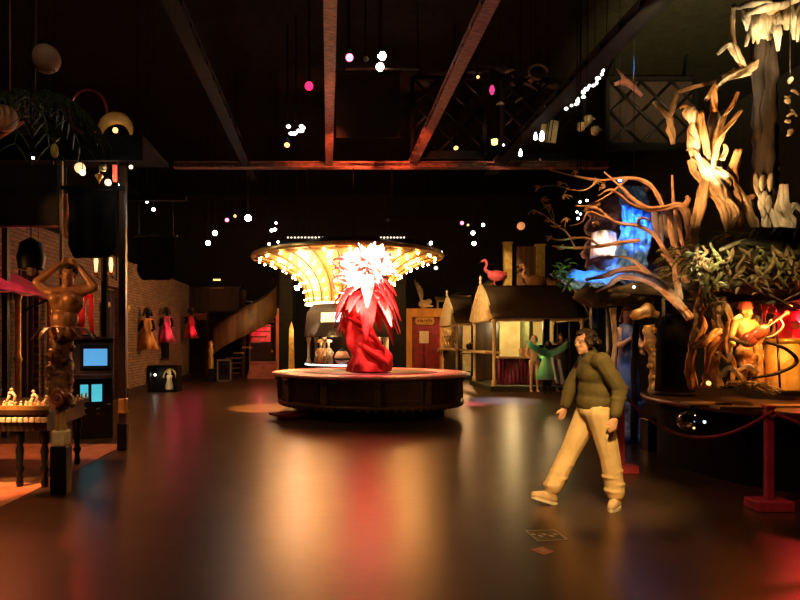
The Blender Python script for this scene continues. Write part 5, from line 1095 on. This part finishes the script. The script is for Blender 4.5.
t = thing('twisted_pole', 'thin pale twisted pole at the left of the blue statue', 'pole', ((613 - VX) / FPX * 9.6, 9.6, 0)); obj('shaft', MB().tube(spline([(0, 0, .2), (.03, 0, .6), (-.03, 0, 1.0), (.03, 0, 1.5), (0, 0, 2.1)], 6), lerpr([.06, .035, .06, .03, .05], 25), 10, gn=.3, gs=6), mat('pale_gilding', (.7, .52, .22), (.5, .34, .12), .5), t); obj('base', MB().box((0, 0, .1), (.2, .2, .2), bev=.02), BLACKM, t)
t = thing('gilded_arch', 'ornate gilded arch leg framing the draped black shape', 'arch', ((648 - VX) / FPX * 9.0, 9.0, .0)); m = MB()
obj('leg', gnarl(MB(), T([(652, 396, 9.0), (654, 370, 9.0), (650, 345, 9.0), (648, 325, 9.0)]), [.07, .06, .08, .07], 10, 8, .7, 9), GOLD, t, True); obj('lintel', gnarl(MB(), T([(632, 318, 9.0), (640, 313, 9.0), (650, 312, 9.0), (658, 314, 9.0)]), [.04, .09, .1, .06], 10, 6, .7, 9), GOLD, t, True)
obj('leg', gnarl(MB(), T([(634, 440, 9.6), (634, 370, 9.6), (635, 345, 9.5), (636, 318, 9.2)]), [.05, .05, .05, .04], 8, 6, .5, 7), BLACKM, t, True)
obj('pedestal', MB().box((P(653, 390, 9.0).x, 9.0, .22), (.26, .26, .5), bev=.02), BLACKM, t, True)
for k in range(5): obj('boss', MB().ball(P(652 + (-1) ** k * 2, 330 + k * 12, 8.92), .045, 8, 6), GOLD, t, True)
t = thing('draped_black_shape', 'tall black cloth covered shape with a rounded top on the platform', 'covered object', (P(674, 390, 8.4).x, 8.4, .855))
w = .215; obj('cover', MB().lathe([(w * 1.12, 0), (w * 1.05, .3), (w, .7), (w * .95, .95), (w * .75, 1.05), (w * .3, 1.1), (0, 1.1)], seg=28, mod=lambda a, z: 1 + .03 * math.sin(a * 9)), BLACK, t); obj('plinth', MB().lathe([(0, -.0), (w * 1.25, 0), (w * 1.25, .05), (0, .05)], seg=24), BLACKM, t)

# things on the platform under the ledge
pz = .855
wood('gold_lit_root', 'gnarled gold lit root rising from platform to ledge', 'driftwood sculpture', [('stem', [(693, 345, 7.4), (700, 325, 7.4), (698, 312, 7.4), (704, 298, 7.5), (706, 285, 7.5)], [.06, .08, .06, .08, .07]), ('arm', [(693, 345, 7.4), (702, 343, 7.3), (714, 334, 7.3), (720, 330, 7.3)], [.05, .06, .05, .04]), ('foot', [(693, 345, 7.4), (690, 365, 7.5), (694, 388, 7.6)], [.06, .05, .07])], mat('gold_lit_root_skin', (.7, .4, .12), (.3, .12, .04), .5, .2, scale=9, bump=.6))  # gold light on the root is put into its colour
t = thing('horn_lamp', 'tapering orange horn standing on a glowing yellow foot', 'lamp', P(706, 388, 7.35)); z = lambda py: P(0, py, 7.35).z - t.location.z
obj('horn', MB().tube(spline([(.0, 0, z(372)), (.03, 0, z(355)), (.08, 0, z(340)), (.09, 0, z(337))], 4), lerpr([.02, .04, .09, .1], 13), 14), mat('horn_orange', (.7, .3, .08), (.5, .14, .04), .35, .3), t)
obj('foot', MB().lathe([(.05, 0), (.06, .04), (.03, .08), (.05, .12), (.02, z(372))], seg=12), GOLD, t); obj('bulb', MB().ball((.0, -.05, .06), .028, 8, 6), glow('amber_bulb', (1, .55, .15), 2.2), t)
t = thing('tall_flute', 'slim upright white flute on a dark stand beside the violinist', 'flute', P(732, 388, 7.3)); zz = lambda py: P(0, py, 7.3).z - t.location.z
obj('pipe', MB().tube([(-.03, 0, zz(362)), (.0, 0, zz(330)), (.03, 0, zz(318)), (.1, 0, zz(316))], [.022, .022, .022, .03], 8), IVORY, t); obj('stand', MB().tube([(-.03, 0, 0), (-.03, 0, zz(360))], .012, 6).lathe([(0, 0), (.1, 0), (.1, .02), (0, .02)], (-.03, 0, 0), 12), BLACKM, t); obj('key', MB().ball((-.0, -.02, zz(344)), .03, 8, 6), GOLD, t)
vi = thing('violinist_figure', 'orange lit skeletal violinist figure on the platform', 'figure', P(745, 386, 7.3)); q_ = lambda px, py, y=7.3: P(px, py, y) - vi.location
b = MB(); chain(b, [q_(747, 372), q_(744, 356), q_(746, 345)], [.06, .05, .07]); b.ball(q_(744, 352), (.1, .08, .09)); b.ball(q_(745, 330), (.11, .08, .13)); chain(b, [q_(745, 342), q_(744, 322)], [.05, .06]); b.ball(q_(752, 358), (.07, .06, .06)); b.ball(q_(742, 362), (.05, .05, .07))
for a, e, w_ in (((735, 322), (731, 338), (742, 342)), ((753, 323), (762, 333), (768, 326))):
    A, E, Wd = q_(*a), q_(*e, 7.15), q_(*w_, 7.05); limb(b, q_(745, 324), A, .05, .045); limb(b, A, E, .042, .032); limb(b, E, Wd, .03, .022); hand_mb(b, Wd, Wd - E, .75, (0, 0, 1), .6)
for e in (-1, 1): chain(b, [q_(747 + 4 * e, 362), q_(749 + 5 * e, 374, 7.2), q_(748 + 5 * e, 387, 7.3)], [.05, .035, .03])
head_mb(b, q_(746, 312), (.5, -1, -.1), .75); limb(b, q_(745, 322), q_(746, 316), .035, .03); obj('body', fuse(b, .011, 3), mat('amber_bone', (.5, .26, .08), (.28, .11, .03), .5, scale=9, bump=.3), vi)
obj('hat', MB().lathe([(.09, 0), (.075, .02), (.06, .08), (0, .1)], q_(745, 309), 14), mat('dull_red_hat', (.3, .05, .03), None, .6), vi)
t = thing('violin', 'red violin held out by the skeletal violinist', 'violin', P(757, 334, 7.02)); 
m = MB(); ax = (P(774, 323, 6.95) - P(748, 341, 7.02)); L = ax.length; ax.normalize(); m.ball((0, 0, 0), (.15, .05, .07), 14, 10); m.ball((-.1, 0, 0), (.1, .05, .085), 14, 10); rot = ax.to_track_quat('X', 'Z').to_matrix(); m.xf(rot=rot); RV = mat('violin_red', (.5, .1, .04), (.35, .06, .02), .25)
obj('sound_box', m, RV, t); obj('neck', MB().tube([ax * .1, ax * .36], .016, 6).ball(ax * .37, .03, 8, 6), RV, t); obj('strings', MB().tube([ax * -.15 + Vector((0, -.055, .02)), ax * .35 + Vector((0, -.02, .01))], .004, 4), IVORY, t)
solo('violin_bow', MB().tube(spline([P(766, 338, 6.9), P(776, 334, 6.9), P(783, 326, 6.9), P(780, 318, 6.95)], 5), .012, 6), mat('pale_bow', (.75, .55, .3), None, .4), 'curved pale bow beside the red violin', 'bow')
t = thing('harp_frame', 'curved black harp frame standing in front of the yellow drum', 'harp', P(778, 389, 7.0)); obj('curve', MB().tube(spline(T([(752, 378, 7.0), (775, 374, 6.95), (793, 366, 6.95), (796, 358, 6.95), (784, 348, 6.95), (766, 342, 7.0)]), 6), lerpr([.012, .02, .022, .02, .015], 31), 8), BLACKM, t, True); obj('upright', MB().tube(T([(780, 389, 7.0), (776, 315, 7.0)]), .012, 6), BLACKM, t, True); obj('string', MB().tube(T([(779, 374, 6.97), (778, 346, 6.97)]), .004, 4), IVORY, t, True)
t = thing('yellow_drum', 'tall glowing yellow drum column on the right of the platform', 'drum', P(783, 390, 7.7)); k = 7.7 / FPX
obj('shell', MB().lathe([(0, 0), (16 * k, 0), (17 * k, .02), (15 * k, .3), (14.5 * k, .6), (0, .6)], seg=28), mat('drum_yellow', (.8, .5, .12), (.6, .3, .06), .5, scale=5, bump=.2), t); obj('rim', MB().lathe([(14 * k, .58), (15.5 * k, .58), (15.5 * k, .64), (0, .64)], seg=28), GOLD, t)
t = thing('red_backcloth', 'folded red cloth glowing behind the yellow drum', 'drape', P(795, 388, 8.05)); obj('cloth', MB().sheet(lambda u, v: Vector((-.28 + .9 * u, .06 * math.sin(u * 16) - .05 * v, 1.0 * (1 - v))), 36, 6, .015), CRIMSON, t); obj('rod', MB().tube([(-.32, 0, 1.02), (.65, 0, 1.02)], .02, 6), DARKWOOD, t)
for k_, (px, py, r) in enumerate(((796, 325, .06), (793, 342, .065), (797, 362, .07), (772, 310, .05))): solo('glass_ball', MB().ball((0, 0, 0), r, 14, 10).tube([(0, 0, r * .9), (0, 0, r * 1.3)], r * .2, 6), mat('rosy_glass', (.8, .3, .28), (.7, .2, .2), .15), ('rosy glass ball highest on the red cloth', 'rosy glass ball in the middle of the red cloth', 'biggest rosy glass ball low on the red cloth', 'small rosy glass ball beside the top of the harp')[k_], 'ball', 'rosy glass balls', loc=P(px, py, 7.9 if k_ < 3 else 7.75))
m = MB()
for k in range(90): a = RND.uniform(0, 2 * PI); m.leaf((RND.uniform(-.12, .12), RND.uniform(-.1, .1), .03), (math.cos(a), math.sin(a), RND.uniform(.1, 1)), RND.uniform(.12, .26), .035, .5, .006, 4)
solo('dry_grass_tuft', m, mat('straw', (.6, .5, .22), (.35, .28, .1), .8), 'tuft of dry straw grass at the feet of the violinist', 'grass tuft', kind='stuff', loc=P(748, 389, 7.0))
for px, y, w, lb in ((706, 7.2, .5, 'flat pale board lying on the platform below the horn lamp'), (742, 6.75, .6, 'flat pale board lying on the platform in front of the violinist'), (790, 6.9, .55, 'flat pale board lying at the right of the platform')): solo('flat_board', MB().box((0, 0, .012), (w, .18, .024), bev=.004), mat('tan_board', (.6, .42, .2), (.4, .26, .1), .5), lb, 'board', 'pale boards on the platform', loc=((px - VX) / FPX * y, y, pz))
wood('side_root', 'brown root arm curling out beside the violinist on the platform', 'driftwood sculpture', [('arm', [(722, 376, 7.3), (728, 368, 7.3), (736, 372, 7.2), (744, 382, 7.2)], [.03, .035, .04, .03]), ('twig', [(736, 372, 7.2), (748, 366, 7.15), (760, 372, 7.1)], [.03, .03, .015])])
# ------------------------------------------------------------------ overhead lamps and ornaments
def fixture(px, py, Y, m1, label, ztop, r=.06, tilt=-1.15, n=1):
    c = P(px, py, Y); t = thing('stage_light', label, 'stage light', c, 'stage lights under the roof'); rot = Matrix.Rotation(tilt, 3, 'X')
    obj('housing', MB().lathe([(r * 1.3, 0), (r * 1.2, .12), (r * .8, .2), (0, .22)], seg=14).xf(rot=rot), BLACK, t); obj('lens', MB().ball((0, 0, 0), (r, r, r * .4), 12, 8, rot), m1, t)
    obj('yoke', MB().tube([(0, .15, .06), (0, .17, ztop - c.z)], .015, 5), BLACK, t); return t
fixture(382, 56, 11.5, glow('cream_lens', (1, .85, .6), 30), 'upper of two cream stage lights on the lamp bar', 8.55, .075); fixture(380, 67, 11.1, MATS['cream_lens'], 'lower of two cream stage lights on the lamp bar', 8.55, .07)
fixture(349.5, 57.5, 11.5, BULBP, 'pink stage light on the lamp bar', 8.55, .07); fixture(309, 86, 11.5, glow('rose_bulb', (.8, .02, .1), 2.5), 'deep rose round stage light left of the long red beam', 8.55, .08)
fixture(287, 145, 13.5, BULBO, 'amber stage light with a black hood near the cross beam', 8.55, .06, -.7); fixture(456, 148, 13.5, BULBO, 'amber stage light with a black hood right of the slanting red beam', 8.55, .05, -.7)
t = thing('lamp_bar', 'thin pale lighting bar hanging across between the red beams', 'lighting bar', P(372, 69, 11.6)); obj('bar', MB().tube([(-.5, 0, 0), (.9, 0, 0)], .022, 8), mat('bar_metal', (.4, .33, .25), None, .4, .5), t); [obj('hanger', MB().tube([(x, 0, 0), (x, 0, 8.6 - t.location.z)], .012, 5), BLACK, t) for x in (-.45, .85)]
fixture(366, 59, 11.5, mat('dull_lens', (.3, .32, .3), None, .3), 'unlit grey stage light between the pink and cream ones', 8.55, .05)
c = P(368, 106, 14.6); solo('hanging_cloth', MB().box((0, 0, .75), (1.5, .05, 1.5), bev=.01).box((0, 0, 1.55), (1.55, .07, .06)).tube([(-.6, 0, 1.5), (-.6, 0, 8.6 - c.z + .75)], .012, 5).tube([(.6, 0, 1.5), (.6, 0, 8.6 - c.z + .75)], .012, 5), mat('dim_panel', (.024, .02, .015), (.014, .012, .009), .8, scale=2), 'dim dark cloth panel hanging right of the long red beam', 'panel', loc=c - Vector((0, 0, .75)))
# glass cluster
t = thing('crystal_cluster', 'cluster of white crystal lamps above the amber hooded light', 'chandelier', P(296, 130, 13.4))
for k in range(8): obj('crystal', MB().ball(P(288 + RND.uniform(-2, 16), 125 + RND.uniform(0, 11), 13.4 + RND.uniform(-.2, .2)), (.05, .05, .035), 8, 6), glow('crystal_glow', (1, .95, .9), 5), t, True)
obj('stem', MB().tube([(0, 0, .1), (0, 0, 8.6 - t.location.z)], .015, 5).tube([(-.2, 0, .1), (.2, 0, .1)], .012, 5), BLACK, t)
# scattered small lamps, each on its own cord
SM = [(248, 218, 15.0, .075, STARW, 'big glaring white lamp above the back left balcony'), (227, 220, 16, .05, BULBP, 'pinkish small bulb left of the big glaring lamp'), (235, 216, 16, .035, BULBO, 'faint small bulb just left of the big glaring lamp'), (215, 233, 16, .065, BULBW, 'upper white bulb of the pair left of the kiosk'), (208, 243, 16, .065, BULBW, 'lower white bulb of the pair left of the kiosk'),
 (276, 223, 16, .03, BULBW, 'topmost tiny bulb of the group over the crown left tip'), (271.5, 230.5, 16, .04, BULBW, 'left tiny bulb of the middle pair over the crown left tip'), (275, 229.5, 16, .04, BULBW, 'right tiny bulb of the middle pair over the crown left tip'), (269, 244, 16, .035, BULBW, 'left tiny bulb of the lowest pair over the crown left tip'), (278, 242, 16, .03, BULBW, 'right tiny bulb of the lowest pair over the crown left tip'),
 (297, 288, 17.0, .07, STARW, 'bright white lamp below the left side of the flared crown'), (273, 303.5, 27.3, .12, glow('lamp_soft', (1, .8, .6), 18), 'white lamp on the orange doorway frame'),
 (462, 223, 17, .05, BULBP, 'pinkish bulb highest in the group right of the crown'), (468, 225, 17, .03, BULBO, 'faint bulb second in the group right of the crown'), (483, 225, 17, .045, BULBW, 'white bulb far right in the group right of the crown'), (473, 233, 17, .055, BULBW, 'middle white bulb in the group right of the crown'), (474, 243.5, 17, .06, glow('cream_bulb', (1, .8, .55), 10), 'lowest cream bulb in the group right of the crown'),
 (431, 243, 17, .045, BULBW, 'white bulb on the right tip of the flared crown'), (424, 246, 17, .04, BULBO, 'amber bulb on the right end of the crown top'), (436, 268, 17, .05, glow('dim_white', (.7, .7, .8), 3), 'dim white bulb under the right tip of the crown'), (441, 252, 17, .035, BULBW, 'tiny bulb just past the crown right tip'), (521, 226, 19, .12, glow('dull_orange', (.8, .3, .1), .8), 'dull orange globe above the carved gate'),
 (137, 197, 12, .03, BULBW, 'first tiny bulb beyond the black booth'), (147, 202, 12, .022, BULBW, 'faint tiny bulb between two others beyond the black booth'), (153.5, 209.5, 12, .032, BULBW, 'lowest tiny bulb beyond the black booth'), (388, 220, 18, .05, mat('dull_glint', (.3, .25, .2), None, .3), 'unlit lamp above the centre of the crown'),
 (580, 202, 9.4, .017, BULBW, 'upper left white fairy bulb among the branch tips'), (587, 200.5, 9.4, .017, BULBW, 'upper right white fairy bulb among the branch tips'), (577, 212, 9.4, .015, BULBW, 'middle left white fairy bulb among the branch tips'), (580.5, 214, 9.4, .017, glow('blue_white', (.6, .8, 1), 6), 'bluish fairy bulb among the branch tips'), (578, 218.5, 9.4, .018, BULBW, 'lowest white fairy bulb among the branch tips'), (620, 180, 9.6, .03, glow('blue_lamp', (.15, .35, 1), 8), 'deep blue bulb at the top of the waterfall'), (634, 287, 9, .018, BULBW, 'tiny white bulb below the blue pool'), (503.5, 145, 13, .02, BULBW, 'tiny white bulb right of the yellow lantern'), (540, 159.5, 13, .025, mat('faint_glint', (.5, .45, .2), None, .4), 'faint yellowish bulb near the cross beam'), (33, 158, 7.5, .016, BULBW, 'tiny white bulb under the palm fronds'), (478, 77, 13, .03, BULBO, 'faint amber bulb beside the lattice')]
for px, py, Y, r, m1, lb in SM: lantern(px, py, Y, r, m1, lb, True, 8.55 if Y < 20 or py < 240 else P(0, py, Y).z + r + .05, name='small_lamp')
point(P(248, 218, 14.8), 9, WHITE, .08); point(P(122, 185, 8.4), 6, WHITE, .05); point(P(297, 288, 16.8), 18, WHITE, .07); point(P(273, 303, 23.8), 14, CREAM, .1)
for i, (a, b) in enumerate(((288, 326), (331, 376), (381, 404))):
    A, B = P(a, 237.5, 15.6), P(b, 237.5, 15.6); t = thing('light_string', ('left', 'middle', 'right')[i] + ' string of tiny bulbs along the bar over the flared crown', 'light string', A, 'bulb strings over the crown'); n = int((b - a) / 3.2)
    obj('rail', MB().tube([A + Vector((0, .03, .02)), B + Vector((0, .03, .02))], .018, 6).tube([(A + B) / 2, Vector(((A + B).x / 2, 15.75, 5.98))], .01, 5), BLACKM, t, True)
    for k in range(n + 1): obj('bulb', MB().ball(A.lerp(B, k / n), .022, 6, 4), glow('string_bulb', (1, .8, .6), 2.5), t, True)

# left overhead ornaments
MOON = mat('moon_globe', (.5, .36, .26), (.36, .24, .17), .8, scale=5, bump=.3)
lantern(46, 59, 7, .16, MOON, 'upper dull brown globe hanging at the top left', ztop=8.55, cat='globe', name='hanging_globe'); lantern(4, 118, 7, .15, MOON, 'lower dull brown globe hanging at the left edge', ztop=8.55, cat='globe', name='hanging_globe')
spot((-2.0, 4.0, 5.8), (-3.3, 7, 4.6), 40, (1, .6, .35), 40, .8)
t = thing('gold_crescent', 'gold crescent ornament on top of the black booth', 'ornament', P(116, 133, 9.0)); ring = [(.22 * math.cos(a), 0, .22 * math.sin(a)) for a in [PI * (1.05 - k / 12 * 1.15) for k in range(13)]]
obj('crescent', MB().tube(ring, lerpr([.02, .08, .1, .085, .05, .012], 13), 10, flat=.6), mat('pale_gold', (.85, .6, .22), (.7, .42, .12), .4, .2), t); [obj('stand', MB().tube([(x, .05, .1), (x, .05, 4.53 - t.location.z)], .02, 6), BLACK, t) for x in (-.15, .15)]; obj('bulb', MB().ball((.0, -.03, .03), .04, 8, 6), BULBO, t)
spot((-2.2, 6.2, 5.0), P(116, 120, 9.0), 40, (1, .62, .3), 20, .6)
t = thing('red_hoop', 'thin dark red hoop standing beside the gold crescent', 'hoop', P(88, 132, 9.2)); obj('hoop', MB().tube([(.28 * math.cos(a), 0, .3 + .33 * math.sin(a)) for a in [2 * PI * k / 24 for k in range(25)]], .018, 6), mat('hoop_red', (.5, .06, .07), None, .3), t); obj('stand', MB().box((0, 0, -.055), (.1, .1, .2)), BLACK, t)
t = thing('palm_crown', 'dark hanging palm fronds at the upper left', 'palm', P(34, 100, 7.2))
for k in range(12):
    a = k * .55; d = Vector((math.cos(a), math.sin(a) * .7, .5)); m = MB(); sp_ = [d * (.75 * u / 8) + Vector((0, 0, -.75 * (u / 8) ** 2.2)) for u in range(9)]; m.tube(sp_, lerpr([.018, .006], 9), 5)
    for u in range(1, 9):
        for e in (-1, 1): m.leaf(sp_[u], d * .5 + d.cross(Vector((0, 0, 1))) * e + Vector((0, 0, -.5)), .22, .03, .5, .005, 3)
    obj('frond', m, LEAFG, t)
obj('stem', MB().tube([(0, 0, 0), (.02, .05, 8.58 - t.location.z)], .02, 8), DARKWOOD, t)
t = thing('yellow_fruit', 'small yellow fruit shaped ornament hanging below the palm fronds', 'ornament', P(54.5, 151, 7.0)); obj('fruit', MB().ball((0, 0, 0), (.045, .045, .085), 10, 8), YEL, t); m = MB(); [m.leaf((0, 0, .08), (math.cos(k), math.sin(k), 1.5), .12, .03, .2) for k in range(6)]; obj('leaf_tuft', m, LEAFG, t); obj('cord', MB().tube([(0, 0, .08), (0, 0, 8.55 - t.location.z)], .005, 4), BLACK, t)
spot((-2.4, 5.2, 4.4), P(54, 145, 7.0), 9, (1, .8, .35), 12, .6)
wood('orange_branch_arm', 'orange lit branch end beside the lower brown globe', 'branch', [('limb', [(-6, 141, 7.1), (6, 132, 7.1), (16, 126, 7.1), (24, 122, 7.1)], [.03, .035, .035, .02]), ('wire', [(10, 129, 7.1), (10, -60, 7.1)], [.006, .006])], MATS['orange_root'])
spot((-2.6, 5.0, 4.2), P(10, 130, 7.1), 14, (1, .4, .12), 14, .6)

# hanging ornaments around the lattice at upper right
def ornament(name, px, py, Y, mb, m1, label, cat='ornament', hang=True):
    c = P(px, py, Y); t = thing(name, label, cat, c, 'ornaments hanging by the lattice'); obj('body', mb, m1, t)
    if hang: obj('cord', MB().tube([(0, 0, 0), (0, 0, 8.58 - c.z)], .006, 4), BLACK, t)
    return t
lf = lambda L, w, a=0: MB().leaf((-L / 2, 0, 0), (math.cos(a), -.2, math.sin(a)), L, w, .2, .02, 6)
GO2 = mat('ornament_gold', (.75, .55, .25), (.5, .33, .12), .45, .3)
ornament('gold_leaf', 510, 73, 12.8, lf(.2, .12, .4), GO2, 'pale gold leaf ornament left of the golden ring'); ornament('gold_leaf', 520, 103, 12.8, lf(.2, .1, .7), GO2, 'slanted gold leaf ornament under the golden ring'); ornament('gold_leaf', 500, 105, 12.8, lf(.16, .16, .2), mat('tan_leaf', (.5, .36, .2), (.3, .2, .1), .6), 'broad tan leaf ornament under the pink lantern')
ornament('pink_lantern', 492, 90, 12.8, MB().lathe([(0, -.11), (.035, -.08), (.06, 0), (.035, .08), (0, .11)], seg=12), glow('pink_lantern', (.9, .06, .3), .9), 'narrow pink lantern among the gold ornaments', 'lantern')
ornament('gold_ring', 538, 72, 12.8, MB().tube([(.19 * math.cos(a), 0, .15 * math.sin(a)) for a in [PI * k / 12 for k in range(20)]], .025, 8), GO2, 'broken golden ring ornament above the lattice'); ornament('pink_diamond', 531, 80, 12.7, MB().lathe([(0, -.09), (.08, 0), (0, .07)], seg=4, smooth=False), mat('salmon', (.7, .32, .25), None, .5), 'salmon pink diamond ornament inside the golden ring')
ornament('yellow_lantern', 494.5, 142, 12.8, MB().lathe([(.0, -.07), (.06, -.05), (.07, .05), (0, .07)], seg=6, smooth=False), glow('yellow_lantern', (1, .85, .25), 2.2), 'small bright yellow lantern by the cross beam', 'lantern')
for i, (px, py, lb) in enumerate(((520.5, 153, 'lower white teardrop lamp by the cross beam'), (535.5, 136.5, 'upper white teardrop lamp beside the striped gold panel'))): ornament('teardrop_lamp', px, py, 12.8, MB().lathe([(0, -.08), (.04, -.05), (.035, .02), (0, .1)], seg=10), glow('teardrop', (1, .92, .9), 5), lb, 'lamp')
t = ornament('striped_panel', 549, 131, 12.6, MB().box((0, 0, 0), (.34, .03, .46), rot=Matrix.Rotation(.15, 3, 'Y'), bev=.01), mat('dull_gold', (.6, .46, .2), (.48, .34, .12), .5), 'striped dull gold panel hanging under the white garland', 'panel')
for k in (-.06, -.02, .05): obj('stripe', MB().box((k, -.02, 0), (.015, .02, .45), rot=Matrix.Rotation(.15, 3, 'Y')), BLACK, t)
t = thing('crystal_garland', 'slanting garland of glittering white crystals at upper right', 'garland', P(580, 92, 11.5))
for k in range(17):
    u = k / 16; c = P(568 + 36 * u + RND.uniform(-2, 2), 110 - 38 * u + RND.uniform(-2.5, 2.5), 11.5); obj('crystal', MB().ball(c, (RND.uniform(.025, .055), .03, RND.uniform(.02, .045)), 8, 6), glow('garland_glow', (1, .97, .92), 3), t, True)
obj('wire', MB().tube([P(566, 112, 11.5), P(606, 70, 11.5), P(608, -40, 11.5)], .008, 5), BLACKM, t, True)
for i, (px, py, lb) in enumerate(((588, 120, 'upper'), (595, 131, 'lower right'), (581, 127, 'lower left'))): ornament('gold_cup', px, py, 12, MB().lathe([(.02, -.09), (.07, -.05), (.08, .06), (.06, .08), (0, .08)], seg=12).tube([(.08, 0, 0), (.13, 0, .02), (.08, 0, .05)], .015, 6), GO2, lb + ' gold cup ornament hanging beside the reddish lattice', 'cup')
spot((4.3, 7.5, 5.8), P(545, 110, 12.6), 260, (1, .75, .4), 28, .7)
